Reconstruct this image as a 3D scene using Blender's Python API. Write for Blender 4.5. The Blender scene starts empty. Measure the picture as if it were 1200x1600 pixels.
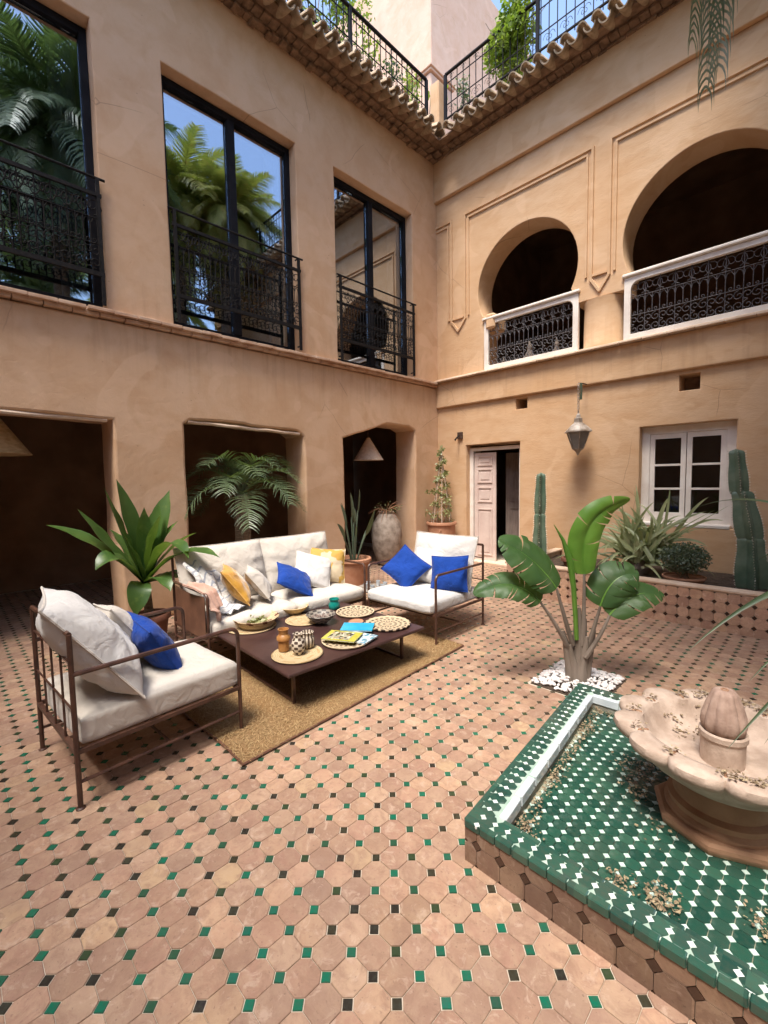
import bpy, bmesh, math, random
from mathutils import Vector, Matrix, noise
R = math.radians
PI = math.pi
S = bpy.context.scene
C = S.collection
rnd = random.Random(11)

# ---------------------------------------------------------------- camera
cam = bpy.data.objects.new('camera', bpy.data.cameras.new('camera'))
C.objects.link(cam)
yaw, pitch, roll = R(45.293), R(-4.198), R(-0.998)
cy, sy, cp, sp = math.cos(yaw), math.sin(yaw), math.cos(pitch), math.sin(pitch)
fw = Vector((-sy * cp, cy * cp, sp)); rt = Vector((cy, sy, 0)); up = rt.cross(fw)
rt2 = math.cos(roll) * rt + math.sin(roll) * up
up2 = -math.sin(roll) * rt + math.cos(roll) * up
cam.matrix_world = Matrix(((rt2.x, up2.x, -fw.x, 0), (rt2.y, up2.y, -fw.y, 0), (rt2.z, up2.z, -fw.z, 1.6), (0, 0, 0, 1)))
cam.data.sensor_fit = 'VERTICAL'; cam.data.sensor_height = 32.0
cam.data.lens = 695.7 / 1600 * 32
cam.data.clip_start = 0.05; cam.data.clip_end = 500
S.camera = cam

# ---------------------------------------------------------------- light
SUN_EL, SUN_AZ = 66, 163          # azimuth clockwise from +Y
w = bpy.data.worlds.new('World'); S.world = w; w.use_nodes = True
nt = w.node_tree; bg = nt.nodes['Background']
sky = nt.nodes.new('ShaderNodeTexSky'); sky.sky_type = 'NISHITA'; sky.sun_disc = False
sky.sun_elevation = R(SUN_EL); sky.sun_rotation = R(SUN_AZ)
sky.air_density = 1.0; sky.dust_density = 2.0; sky.ozone_density = 1.0
nt.links.new(sky.outputs[0], bg.inputs[0]); bg.inputs[1].default_value = 0.15
sl = bpy.data.lights.new('sun', 'SUN'); sl.energy = 2.1; sl.angle = R(20); sl.color = (1, 0.94, 0.85)
sun = bpy.data.objects.new('sun', sl); C.objects.link(sun)
sd = Vector((math.sin(R(SUN_AZ)) * math.cos(R(SUN_EL)), math.cos(R(SUN_AZ)) * math.cos(R(SUN_EL)), math.sin(R(SUN_EL))))
sun.rotation_euler = sd.to_track_quat('Z', 'Y').to_euler()
S.view_settings.view_transform = 'Standard'; S.view_settings.look = 'None'
S.view_settings.exposure = 1.6; S.view_settings.gamma = 1
S.view_settings.use_curve_mapping = False
S.render.engine = 'CYCLES'
S.cycles.max_bounces = 8; S.cycles.transparent_max_bounces = 12

# ---------------------------------------------------------------- materials
class NT:
    def __init__(s, name):
        s.m = bpy.data.materials.new(name); s.m.use_nodes = True
        s.t = s.m.node_tree; s.b = s.t.nodes['Principled BSDF']; s.out = s.t.nodes['Material Output']
    def n(s, typ, **kw):
        nd = s.t.nodes.new('ShaderNode' + typ)
        for k, v in kw.items():
            if k.startswith('i_'):
                key = k[2:]
                key = int(key) if key.isdigit() else key.replace('_', ' ')
                nd.inputs[key].default_value = v
            else: setattr(nd, k, v)
        return nd
    def l(s, a, b): s.t.links.new(a, b)
    def coord(s, kind='Object'):
        if kind == 'World': return s.n('NewGeometry').outputs['Position']
        return s.n('TexCoord').outputs[kind]
    def mapped(s, co, sc):
        m = s.n('Mapping'); m.inputs['Scale'].default_value = sc; s.l(co, m.inputs['Vector']); return m.outputs[0]
    def noise(s, co, scale, detail=4, rough=0.55, dist=0):
        nd = s.n('TexNoise'); nd.inputs['Scale'].default_value = scale; nd.inputs['Detail'].default_value = detail
        nd.inputs['Roughness'].default_value = rough; nd.inputs['Distortion'].default_value = dist
        s.l(co, nd.inputs['Vector']); return nd.outputs[0]
    def ramp(s, f, stops, interp='LINEAR'):
        r = s.n('ValToRGB'); cr = r.color_ramp; cr.interpolation = interp
        while len(cr.elements) < len(stops): cr.elements.new(0.5)
        for e, (p, c) in zip(cr.elements, stops):
            e.position = p; e.color = (c if len(c) == 4 else (*c, 1)) if not isinstance(c, (int, float)) else (c, c, c, 1)
        s.l(f, r.inputs[0]); return r.outputs[0]
    def mix(s, f, a, b, mode='MIX'):
        m = s.n('Mix', data_type='RGBA', blend_type=mode)
        for v, i in ((f, 0), (a, 6), (b, 7)):
            if isinstance(v, (int, float)): m.inputs[i].default_value = v
            elif isinstance(v, tuple): m.inputs[i].default_value = (*v, 1) if len(v) == 3 else v
            else: s.l(v, m.inputs[i])
        return m.outputs[2]
    def math(s, op, a, b=None, c=None):
        m = s.n('Math', operation=op)
        for i, v in enumerate((a, b, c)):
            if v is None: continue
            if isinstance(v, (int, float)): m.inputs[i].default_value = v
            else: s.l(v, m.inputs[i])
        return m.outputs[0]
    def bump(s, h, strength=0.3, dist=0.01, prev=None):
        b = s.n('Bump'); b.inputs['Strength'].default_value = strength; b.inputs['Distance'].default_value = dist
        s.l(h, b.inputs['Height'])
        if prev is not None: s.l(prev, b.inputs['Normal'])
        return b.outputs[0]
    def fin(s, colr=None, rough=None, nrm=None, metal=None, spec=None):
        for v, k in ((colr, 'Base Color'), (rough, 'Roughness'), (nrm, 'Normal'), (metal, 'Metallic'), (spec, 'Specular IOR Level')):
            if v is None: continue
            if isinstance(v, (int, float)): s.b.inputs[k].default_value = v
            elif isinstance(v, tuple): s.b.inputs[k].default_value = (*v, 1)
            else: s.l(v, s.b.inputs[k])
        return s.m

def simple(name, c1, c2, scale=6, rough=0.7, bump=0.2, bscale=30, bdist=0.004, metal=0, stretch=(1, 1, 1), co='Object', lo=0.35, hi=0.65, spec=0.5):
    n = NT(name); v = n.mapped(n.coord(co), stretch)
    f = n.noise(v, scale, 5)
    c = n.ramp(f, [(lo, c1), (hi, c2)])
    nb = n.bump(n.noise(v, bscale, 4), bump, bdist)
    return n.fin(c, rough, nb, metal, spec)

def stucco(name, ca, cb, cc, streak=(1, 1, 1), fine=1.0):
    n = NT(name); p = n.coord('World')
    big = n.noise(p, 0.7, 4, 0.6); mid = n.noise(n.mapped(p, streak), 3.2, 5, 0.62, 0.4)
    col = n.mix(n.ramp(big, [(0.3, 0), (0.7, 1)]), ca, cb)
    col = n.mix(n.ramp(mid, [(0.42, 0), (0.75, 0.75)]), col, cc)
    pits = n.n('TexVoronoi', feature='F1'); pits.inputs['Scale'].default_value = 9; n.l(n.mapped(p, (1, 1, 1.9)), pits.inputs['Vector'])
    thr = n.noise(p, 2.3, 2)
    pm = n.math('LESS_THAN', pits.outputs['Distance'], n.math('MULTIPLY', n.math('SUBTRACT', thr, 0.42), 0.35))
    col = n.mix(n.math('MULTIPLY', pm, 0.55), col, tuple(x * 0.45 for x in ca))
    # weathering: runs of dirt below ledges and a stained foot
    sz = n.n('SeparateXYZ'); n.l(p, sz.inputs[0]); z = sz.outputs[2]
    runs = n.ramp(n.noise(n.mapped(p, (5, 5, 0.35)), 2.2, 4, 0.6), [(0.5, 0), (0.72, 1)])
    below = n.ramp(n.math('MULTIPLY', n.math('PINGPONG', n.math('SUBTRACT', z, 3.35), 3.45), 1 / 3.45), [(0.0, 0.35), (0.25, 0.0)])
    foot = n.ramp(n.math('ADD', z, n.math('MULTIPLY', n.noise(p, 2.5, 4), 0.7)), [(0.35, 0.55), (0.85, 0.0)])
    col = n.mix(n.math('MULTIPLY', runs, below), col, tuple(x * 0.62 for x in cc))
    col = n.mix(foot, col, tuple(x * 0.72 for x in cc))
    cr = n.n('TexVoronoi', feature='DISTANCE_TO_EDGE'); cr.inputs['Scale'].default_value = 0.9; wv = n.mix(0.12, p, n.n('TexNoise', i_Scale=4.0).outputs[1]); n.l(wv, cr.inputs['Vector'])
    crk = n.math('MULTIPLY', n.math('LESS_THAN', cr.outputs[0], 0.0025), n.ramp(n.noise(p, 0.8, 2), [(0.55, 0), (0.6, 0.6)]))
    col = n.mix(crk, col, tuple(x * 0.5 for x in ca))
    patch = n.ramp(n.noise(p, 1.1, 2, 0.4, 1.5), [(0.60, 0), (0.63, 0.35)]); col = n.mix(patch, col, tuple(min(1, x * 1.12) for x in cb))
    h1 = n.noise(n.mapped(p, streak), 14, 6, 0.65, 0.3); h2 = n.noise(p, 1.6, 3)
    nb = n.bump(h2, 0.2, 0.05); nb = n.bump(h1, 0.42 * fine, 0.010, nb)
    nb = n.bump(n.math('MULTIPLY', pm, -1), 0.6, 0.004, nb)
    return n.fin(col, 0.92, nb, None, 0.2)

MAT = {}
MAT['stucco'] = stucco('stucco', (0.60, 0.385, 0.235), (0.64, 0.445, 0.30), (0.53, 0.32, 0.18))
MAT['stucco_r'] = stucco('stucco_streaked', (0.56, 0.35, 0.195), (0.60, 0.41, 0.26), (0.50, 0.295, 0.15), (0.8, 0.8, 2.0), 0.9)
MAT['plaster_shade'] = simple('shaded_room_plaster', (0.26, 0.15, 0.085), (0.17, 0.095, 0.05), 2, 0.95)  # deep shade of the rooms put into a darker plaster colour
MAT['terrace_wall'] = stucco('terrace_stucco', (0.62, 0.42, 0.32), (0.66, 0.48, 0.38), (0.56, 0.36, 0.25))
MAT['steel'] = simple('dark_steel', (0.010, 0.010, 0.013), (0.018, 0.018, 0.022), 5, 0.7, 0.1, spec=0.08)
MAT['iron'] = simple('wrought_iron', (0.008, 0.008, 0.009), (0.022, 0.018, 0.016), 30, 0.7, 0.3, 60, spec=0.15)
MAT['rust'] = simple('rusty_brown_iron', (0.045, 0.02, 0.014), (0.10, 0.045, 0.028), 14, 0.42, 0.3, 80, 0.002)
MAT['white_paint'] = simple('old_white_paint', (0.68, 0.60, 0.53), (0.78, 0.72, 0.65), 5, 0.6, 0.3, 40)
MAT['pink_paint'] = simple('dusty_pink_paint', (0.55, 0.42, 0.37), (0.64, 0.52, 0.46), 5, 0.6, 0.3, 40)
MAT['brick'] = simple('ledge_brick', (0.46, 0.27, 0.17), (0.60, 0.42, 0.30), 7, 0.9, 0.6, 40, 0.006, co='World')
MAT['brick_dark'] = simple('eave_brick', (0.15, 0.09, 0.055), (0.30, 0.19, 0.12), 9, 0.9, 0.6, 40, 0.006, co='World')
MAT['ledge'] = simple('pale_ledge_tile', (0.58, 0.42, 0.29), (0.70, 0.55, 0.42), 6, 0.85, 0.4, 40, co='World')
MAT['rooftile'] = simple('aged_roof_tile', (0.26, 0.19, 0.115), (0.50, 0.38, 0.26), 9, 0.75, 0.5, 50, co='World')
MAT['terracotta'] = simple('terracotta', (0.36, 0.16, 0.085), (0.48, 0.25, 0.15), 6, 0.8, 0.3, 50)
MAT['terracotta_d'] = simple('dark_terracotta', (0.16, 0.06, 0.035), (0.24, 0.10, 0.06), 6, 0.7, 0.3, 50)
MAT['stone'] = simple('pink_carved_stone', (0.31, 0.225, 0.17), (0.48, 0.37, 0.295), 9, 0.85, 0.5, 60, 0.006)
MAT['stone_d'] = simple('dark_brown_stone', (0.24, 0.12, 0.065), (0.38, 0.22, 0.13), 5, 0.8, 0.5, 40, 0.006)  # darker and browner than the bowl stone
MAT['soil'] = simple('soil', (0.04, 0.025, 0.015), (0.09, 0.06, 0.04), 20, 1, 1, 60, 0.02)
MAT['pebble'] = simple('white_pebble', (0.62, 0.56, 0.53), (0.80, 0.77, 0.75), 6, 0.6, 0.1, co='World')
MAT['wood_dark'] = simple('dark_wood', (0.035, 0.018, 0.011), (0.07, 0.035, 0.02), 3, 0.7, 0.4, 20, stretch=(1, 6, 6))
MAT['bark'] = simple('palm_bark', (0.13, 0.09, 0.06), (0.26, 0.2, 0.14), 12, 0.95, 0.8, 25, 0.02, stretch=(1, 1, 3))
MAT['petiole'] = simple('petiole_skin', (0.13, 0.10, 0.075), (0.27, 0.22, 0.18), 9, 0.6, 0.3, 40, stretch=(1, 1, 0.25))
MAT['lamp_metal'] = simple('aged_brass', (0.16, 0.11, 0.07), (0.5, 0.45, 0.4), 8, 0.45, 0.3, 40, metal=0.3)
MAT['frost'] = simple('frosted_lantern_glass', (0.17, 0.16, 0.14), (0.26, 0.24, 0.21), 5, 0.25, 0.1)
MAT['teal'] = simple('teal_glaze', (0.0, 0.14, 0.12), (0.01, 0.24, 0.2), 7, 0.15, 0.05)
MAT['glass_s'] = simple('clear_tumbler', (0.35, 0.4, 0.45), (0.8, 0.85, 0.9), 8, 0.08, 0.05, metal=0.3)
MAT['shade_white'] = simple('raffia_shade', (0.48, 0.37, 0.28), (0.62, 0.50, 0.40), 20, 0.85, 0.4, 60)
MAT['leather'] = simple('brown_leather', (0.10, 0.045, 0.028), (0.16, 0.075, 0.045), 8, 0.45, 0.2, 40)
MAT['paper'] = simple('paper_edges', (0.6, 0.58, 0.53), (0.75, 0.73, 0.7), 60, 0.8, 0.2, 80, stretch=(1, 1, 20))

def fabric(name, c1, c2, weave=420, scale=5, crease=0.5, sheen=0.2):
    n = NT(name); o = n.coord('Object')
    col = n.mix(n.ramp(n.noise(o, scale, 4), [(0.3, 0), (0.7, 1)]), c1, c2)
    h = n.noise(o, 9, 3, 0.5, 1.2)
    nb = n.bump(h, crease, 0.02)
    nb = n.bump(n.noise(o, weave, 2), 0.25, 0.001, nb)
    n.b.inputs['Sheen Weight'].default_value = sheen
    return n.fin(col, 0.9, nb, None, 0.15)
MAT['cream'] = fabric('cream_linen', (0.50, 0.45, 0.39), (0.57, 0.52, 0.46), crease=0.6)
MAT['white_fab'] = fabric('white_cotton', (0.54, 0.515, 0.485), (0.60, 0.575, 0.55), crease=0.6)
MAT['blue'] = fabric('royal_blue_cotton', (0.006, 0.036, 0.20), (0.011, 0.054, 0.31), crease=1.0, sheen=0.1)
MAT['mustard'] = fabric('mustard_velvet', (0.42, 0.19, 0.015), (0.62, 0.33, 0.04), crease=0.7, sheen=0.5)
MAT['rose'] = fabric('rose_silk', (0.42, 0.24, 0.18), (0.58, 0.38, 0.30), crease=0.6)
def stripe_fab():
    n = NT('striped_throw'); o = n.coord('Object')
    wv = n.n('TexWave', wave_type='BANDS', bands_direction='X'); wv.inputs['Scale'].default_value = 5; wv.inputs['Distortion'].default_value = 3
    n.l(o, wv.inputs[0])
    col = n.mix(n.ramp(wv.outputs[1], [(0.8, 0), (0.9, 1)]), (0.56, 0.54, 0.52), (0.28, 0.29, 0.33))
    return n.fin(col, 0.9, n.bump(n.noise(o, 26, 3), 0.9, 0.02))
MAT['throw'] = stripe_fab()
def gold_pattern():
    n = NT('gold_and_cream_print'); o = n.coord('Object')
    v = n.n('TexVoronoi', feature='F1'); v.inputs['Scale'].default_value = 14; n.l(o, v.inputs['Vector'])
    col = n.mix(n.ramp(n.noise(o, 8, 2), [(0.47, 0), (0.5, 1)]), (0.46, 0.27, 0.05), (0.56, 0.45, 0.30))
    return n.fin(col, 0.75, n.bump(n.noise(o, 10, 3), 0.5, 0.02))
MAT['gold'] = gold_pattern()

def leafmat(name, c1, c2, c3=None, rough=0.4, vein=60, trans=0.25):
    n = NT(name); o = n.coord('Object')
    f = n.noise(n.coord('World'), 3.5, 3)
    col = n.mix(n.ramp(f, [(0.35, 0), (0.65, 1)]), c1, c2)
    if c3:
        col = n.mix(n.ramp(n.noise(n.coord('World'), 9, 3), [(0.58, 0), (0.72, 1)]), col, c3)
    n.fin(col, rough, n.bump(n.noise(o, vein, 2), 0.15, 0.003))
    tr = n.n('BsdfTranslucent'); n.l(n.mix(0.5, col, (0.25, 0.4, 0.03)), tr.inputs[0])
    mx = n.n('MixShader'); mx.inputs[0].default_value = trans
    n.l(n.b.outputs[0], mx.inputs[1]); n.l(tr.outputs[0], mx.inputs[2]); n.l(mx.outputs[0], n.out.inputs[0])
    return n.m
MAT['leaf_dark'] = leafmat('dark_green_leaf', (0.04, 0.095, 0.02), (0.07, 0.14, 0.028), (0.12, 0.19, 0.04))
MAT['leaf_banana'] = leafmat('broad_glossy_leaf', (0.03, 0.085, 0.022), (0.055, 0.12, 0.032), (0.09, 0.14, 0.06), 0.5)
MAT['leaf_bright'] = leafmat('bright_young_leaf', (0.10, 0.24, 0.03), (0.17, 0.33, 0.05), None, 0.38)
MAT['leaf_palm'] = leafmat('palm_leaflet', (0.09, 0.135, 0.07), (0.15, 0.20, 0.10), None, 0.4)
MAT['leaf_sunlit'] = leafmat('sunlit_palm_leaflet', (0.28, 0.29, 0.07), (0.46, 0.40, 0.11), (0.48, 0.29, 0.12), 0.45, 60, 0.4)  # sunlight put into the leaf colour as yellow, plus brown dead-leaf tones
MAT['leaf_grey'] = leafmat('grey_green_leaf', (0.085, 0.12, 0.08), (0.15, 0.19, 0.13))
MAT['leaf_lime'] = leafmat('lime_creeper_leaf', (0.15, 0.24, 0.025), (0.30, 0.36, 0.05), None, 0.5, 60, 0.4)
MAT['leaf_dry'] = leafmat('pale_dry_leaf', (0.22, 0.24, 0.09), (0.36, 0.36, 0.17))
MAT['leaf_agave'] = leafmat('pale_strap_leaf', (0.22, 0.26, 0.12), (0.36, 0.38, 0.20), (0.50, 0.45, 0.27))
MAT['cactus'] = simple('cactus_skin', (0.07, 0.12, 0.075), (0.14, 0.19, 0.13), 6, 0.45, 0.2, 40)
MAT['spine'] = simple('cactus_spines', (0.5, 0.45, 0.36), (0.6, 0.55, 0.45), 6, 0.8)
MAT['petal'] = simple('dried_petals', (0.14, 0.09, 0.055), (0.40, 0.31, 0.19), 40, 0.9, 0.3, co='World')
MAT['basketstraw'] = simple('straw', (0.42, 0.28, 0.13), (0.60, 0.45, 0.25), 12, 0.85, 0.7, 120, 0.004, stretch=(1, 1, 3))

def rug_mat():
    n = NT('sisal_rug'); p = n.coord('World')
    col = n.mix(n.ramp(n.noise(p, 60, 4, 0.7, 1.5), [(0.35, 0), (0.65, 1)]), (0.19, 0.105, 0.045), (0.36, 0.225, 0.11))
    col = n.mix(n.ramp(n.noise(p, 3, 3), [(0.4, 0), (0.7, 0.45)]), col, (0.33, 0.18, 0.07))
    return n.fin(col, 0.95, n.bump(n.noise(p, 90, 3, 0.7, 2), 0.9, 0.01), None, 0.15)
MAT['rug'] = rug_mat()
MAT['fibre'] = simple('sisal_fibre', (0.30, 0.185, 0.075), (0.46, 0.31, 0.15), 40, 0.9, 0.2, co='World')

def cellid(n, d, ox, oy, axes='xy'):
    """per-tile random value taken from the tile's own place in the grid"""
    p = n.coord('World'); sx = n.n('SeparateXYZ'); n.l(p, sx.inputs[0])
    a = sx.outputs['XYZ'.index(axes[0].upper())]; b = sx.outputs['XYZ'.index(axes[1].upper())]
    fa = n.math('FLOOR', n.math('DIVIDE', n.math('SUBTRACT', a, ox), d)); fb = n.math('FLOOR', n.math('DIVIDE', n.math('SUBTRACT', b, oy), d))
    cx = n.n('CombineXYZ'); n.l(fa, cx.inputs[0]); n.l(fb, cx.inputs[1])
    wn = n.n('TexWhiteNoise', noise_dimensions='3D'); n.l(cx.outputs[0], wn.inputs[0])
    return wn.outputs[0], p

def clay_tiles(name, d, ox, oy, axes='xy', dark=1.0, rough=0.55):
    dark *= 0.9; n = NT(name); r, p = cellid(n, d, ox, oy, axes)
    k = lambda *c: tuple(x * dark for x in c)
    col = n.ramp(r, [(0.0, k(0.40, 0.235, 0.165)), (0.2, k(0.43, 0.27, 0.175)), (0.42, k(0.39, 0.22, 0.155)), (0.6, k(0.44, 0.29, 0.20)), (0.78, k(0.37, 0.23, 0.165)), (0.94, k(0.42, 0.26, 0.17)), (0.996, k(0.47, 0.32, 0.19))])
    col = n.mix(n.ramp(n.noise(p, 26, 5, 0.65, 0.8), [(0.4, 0), (0.72, 0.65)]), col, k(0.50, 0.35, 0.23))
    col = n.mix(n.ramp(n.noise(p, 6, 4, 0.6), [(0.42, 0), (0.75, 0.6)]), col, k(0.30, 0.17, 0.12))
    col = n.mix(n.ramp(n.noise(p, 70, 3, 0.6), [(0.62, 0), (0.70, 0.6)]), col, k(0.20, 0.12, 0.085))
    col = n.mix(n.ramp(n.noise(p, 1.7, 4, 0.6), [(0.45, 0), (0.7, 0.35)]), col, k(0.27, 0.18, 0.14))
    w2 = n.n('TexWhiteNoise', noise_dimensions='1D'); n.l(n.math('MULTIPLY', r, 71.3), w2.inputs['W'])
    col = n.mix(1.0, col, n.ramp(w2.outputs[0], [(0, (0.80, 0.78, 0.78)), (1, (1.16, 1.16, 1.12))]), 'MULTIPLY')
    col = n.mix(n.ramp(n.noise(p, 13, 6, 0.7, 1.2), [(0.47, 0), (0.62, 0.55)]), col, k(0.27, 0.155, 0.105))
    col = n.mix(n.ramp(n.noise(p, 17, 5, 0.7, 0.9), [(0.56, 0), (0.66, 0.5)]), col, k(0.56, 0.41, 0.31))
    rg = n.ramp(n.noise(p, 9, 4), [(0.3, rough - 0.1), (0.7, rough + 0.2)])
    nb = n.bump(n.noise(p, 24, 6, 0.7), 0.5, 0.006)
    return n.fin(col, rg, nb, None, 0.35)
D = 0.107
OX, OY = -1.0925 - D * 40, 1.1025 - D * 40     # a diamond tile sits at every OX+i*D, OY+j*D
MAT['clay'] = clay_tiles('octagon_clay', D, OX, OY)
def glazed(name, d, ox, oy, stops, axes='xy', rough=0.16, half=0.5):
    n = NT(name); r, p = cellid(n, d, ox - d * half, oy - d * half, axes)
    col = n.ramp(r, stops, 'CONSTANT')
    col = n.mix(n.ramp(n.noise(p, 60, 3), [(0.4, 0), (0.8, 0.5)]), col, (0.06, 0.07, 0.05))
    return n.fin(col, rough, n.bump(n.noise(p, 40, 2), 0.12, 0.002), None, 0.5)
MAT['diamond'] = glazed('green_and_brown_glaze', D, OX, OY, [(0, (0.012, 0.105, 0.06)), (0.22, (0.02, 0.075, 0.04)), (0.42, (0.035, 0.03, 0.018)), (0.58, (0.008, 0.125, 0.07)), (0.72, (0.03, 0.05, 0.022)), (0.86, (0.025, 0.02, 0.016))])
MAT['diamond_b'] = simple('dark_brown_glaze', (0.03, 0.014, 0.009), (0.06, 0.03, 0.018), 8, 0.25, 0.1, co='World')
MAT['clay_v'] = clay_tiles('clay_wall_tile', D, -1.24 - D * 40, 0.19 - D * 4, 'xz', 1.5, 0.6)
MAT['clay_skirt'] = clay_tiles('shaded_skirt_clay', D, -0.66 - D * 40, 0.1 - D * 4, 'xz', 0.62, 0.6)  # same clay, darkened to paint in the shade on the pool sides
DP = 0.0572
MAT['green'] = glazed('green_pool_glaze', DP, -0.69, 1.72, [(0, (0.019, 0.068, 0.050)), (0.25, (0.025, 0.085, 0.060)), (0.5, (0.030, 0.074, 0.056)), (0.7, (0.014, 0.055, 0.042)), (0.88, (0.040, 0.10, 0.070))], half=0.0, rough=0.12)
MAT['white_glaze'] = simple('white_glaze', (0.62, 0.68, 0.62), (0.75, 0.78, 0.74), 12, 0.15, 0.05, co='World')
MAT['grout'] = simple('pale_grout', (0.44, 0.35, 0.26), (0.60, 0.52, 0.42), 12, 0.95, 0.5, 60, co='World')
MAT['grout_g'] = simple('green_grout', (0.26, 0.36, 0.29), (0.42, 0.50, 0.43), 12, 0.95, 0.5, 60, co='World')

def glass_mat():
    n = NT('window_glass')
    g = n.n('BsdfGlossy'); g.inputs['Roughness'].default_value = 0.01; g.inputs[0].default_value = (0.80, 0.86, 0.95, 1)
    t = n.n('BsdfTransparent'); t.inputs[0].default_value = (0.75, 0.8, 0.8, 1)
    nb = n.bump(n.noise(n.coord('World'), 0.9, 1), 0.02, 0.01); n.l(nb, g.inputs['Normal'])
    fr = n.n('Fresnel'); fr.inputs[0].default_value = 2.6
    f = n.math('MINIMUM', n.math('MULTIPLY', fr.outputs[0], 2.0), 0.8)
    mx = n.n('MixShader'); n.l(f, mx.inputs[0]); n.l(t.outputs[0], mx.inputs[1]); n.l(g.outputs[0], mx.inputs[2])
    n.l(mx.outputs[0], n.out.inputs[0]); return n.m
MAT['glass'] = glass_mat()
def water_mat():
    n = NT('shallow_water')
    g = n.n('BsdfGlossy'); g.inputs['Roughness'].default_value = 0.03
    t = n.n('BsdfTransparent'); t.inputs[0].default_value = (0.88, 0.95, 0.92, 1)
    nb = n.bump(n.noise(n.coord('World'), 9, 2, 0.5, 0.5), 0.12, 0.01); n.l(nb, g.inputs['Normal'])
    fr = n.n('Fresnel'); fr.inputs[0].default_value = 1.33; n.l(nb, fr.inputs['Normal'])
    mx = n.n('MixShader'); n.l(fr.outputs[0], mx.inputs[0]); n.l(t.outputs[0], mx.inputs[1]); n.l(g.outputs[0], mx.inputs[2])
    n.l(mx.outputs[0], n.out.inputs[0]); return n.m
MAT['water'] = water_mat()
def dim_glass():
    n = NT('old_window_glass'); g = n.n('BsdfGlossy'); g.inputs['Roughness'].default_value = 0.04; t = n.n('BsdfTransparent'); t.inputs[0].default_value = (0.6, 0.6, 0.6, 1)
    mx = n.n('MixShader'); mx.inputs[0].default_value = 0.05; n.l(t.outputs[0], mx.inputs[1]); n.l(g.outputs[0], mx.inputs[2]); n.l(mx.outputs[0], n.out.inputs[0]); return n.m
MAT['glass_dim'] = dim_glass()

def woven(name, ca, cb, nang, rings, bias=0.0, swirl=0.0):
    """coiled basket: rings of straw with a dyed pattern running round them (object coordinates, centre at the origin)"""
    n = NT(name); o = n.coord('Object'); sx = n.n('SeparateXYZ'); n.l(o, sx.inputs[0])
    x, y = sx.outputs[0], sx.outputs[1]
    r = n.math('SQRT', n.math('ADD', n.math('MULTIPLY', x, x), n.math('MULTIPLY', y, y)))
    th = n.math('ARCTAN2', y, x)
    rr = n.math('MULTIPLY', r, rings)
    band = n.math('FLOOR', rr)
    ang = n.math('SINE', n.math('ADD', n.math('MULTIPLY', th, nang), n.math('ADD', n.math('MULTIPLY', band, 1.9), n.math('MULTIPLY', r, swirl))))
    odd = n.math('GREATER_THAN', n.math('MODULO', band, 2.0), 0.5)
    f = n.math('MULTIPLY', n.math('GREATER_THAN', ang, bias), odd)
    col = n.mix(f, ca, cb)
    coil = n.math('SINE', n.math('MULTIPLY', r, 520))
    col = n.mix(n.math('MULTIPLY', n.math('GREATER_THAN', coil, 0.75), 0.5), col, tuple(v * 0.45 for v in ca))
    st = n.math('SINE', n.math('MULTIPLY', th, 150))
    nb = n.bump(coil, 0.6, 0.004); nb = n.bump(st, 0.3, 0.002, nb)
    return n.fin(col, 0.85, nb, None, 0.2)
MAT['woven_dark'] = woven('woven_cream_and_black', (0.60, 0.47, 0.31), (0.045, 0.03, 0.025), 20, 46, -0.25)
MAT['woven_brown'] = woven('woven_cream_and_brown', (0.58, 0.44, 0.27), (0.14, 0.05, 0.03), 9, 30, 0.55, 30)
MAT['woven_plain'] = woven('woven_straw', (0.56, 0.42, 0.24), (0.46, 0.31, 0.15), 3, 60, 0.6)
def patterned(name, ca, cb, ka, kz):
    n = NT(name); o = n.coord('Object'); sx = n.n('SeparateXYZ'); n.l(o, sx.inputs[0])
    th = n.math('ARCTAN2', sx.outputs[1], sx.outputs[0])
    a = n.math('SINE', n.math('MULTIPLY', th, ka)); b = n.math('SINE', n.math('MULTIPLY', sx.outputs[2], kz))
    f = n.math('GREATER_THAN', n.math('MULTIPLY', a, b) if kz else a, 0.05)
    col = n.mix(f, ca, cb)
    return n.fin(col, 0.5, n.bump(n.noise(o, 60, 2), 0.2, 0.002))
MAT['pot_white'] = patterned('painted_clay', (0.58, 0.50, 0.40), (0.06, 0.035, 0.025), 5, 150)
MAT['pot_stripe'] = patterned('striped_clay', (0.56, 0.48, 0.38), (0.06, 0.035, 0.025), 11, 0)
MAT['pot_brown'] = simple('amber_clay', (0.30, 0.12, 0.03), (0.42, 0.21, 0.07), 20, 0.4, 0.5, 90)
MAT['bowl_grey'] = patterned('grey_painted_bowl', (0.26, 0.23, 0.19), (0.06, 0.05, 0.045), 9, 200)
def magmat(name, stops, scale, seedv):
    n = NT(name); o = n.coord('Object'); mp = n.mapped(o, (1, 1, 1))
    v = n.n('TexVoronoi', feature='F1'); v.inputs['Scale'].default_value = scale; n.l(n.mapped(o, (1, 1.6, 0.01)), v.inputs['Vector'])
    sp_ = n.n('SeparateColor'); n.l(v.outputs['Color'], sp_.inputs[0])
    return n.fin(n.ramp(sp_.outputs[seedv], stops, 'CONSTANT'), 0.25, None, None, 0.5)
MAT['mag_photo'] = magmat('magazine_photo', [(0, (0.05, 0.05, 0.04)), (0.2, (0.35, 0.33, 0.24)), (0.45, (0.10, 0.12, 0.06)), (0.6, (0.62, 0.56, 0.4)), (0.8, (0.3, 0.22, 0.12))], 30, 0)
MAT['mag_yellow'] = simple('yellow_cover', (0.40, 0.38, 0.05), (0.46, 0.42, 0.08), 5, 0.25, 0.02)
MAT['mag_blue'] = simple('blue_cover', (0.02, 0.30, 0.50), (0.04, 0.38, 0.60), 5, 0.25, 0.02)
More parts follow.
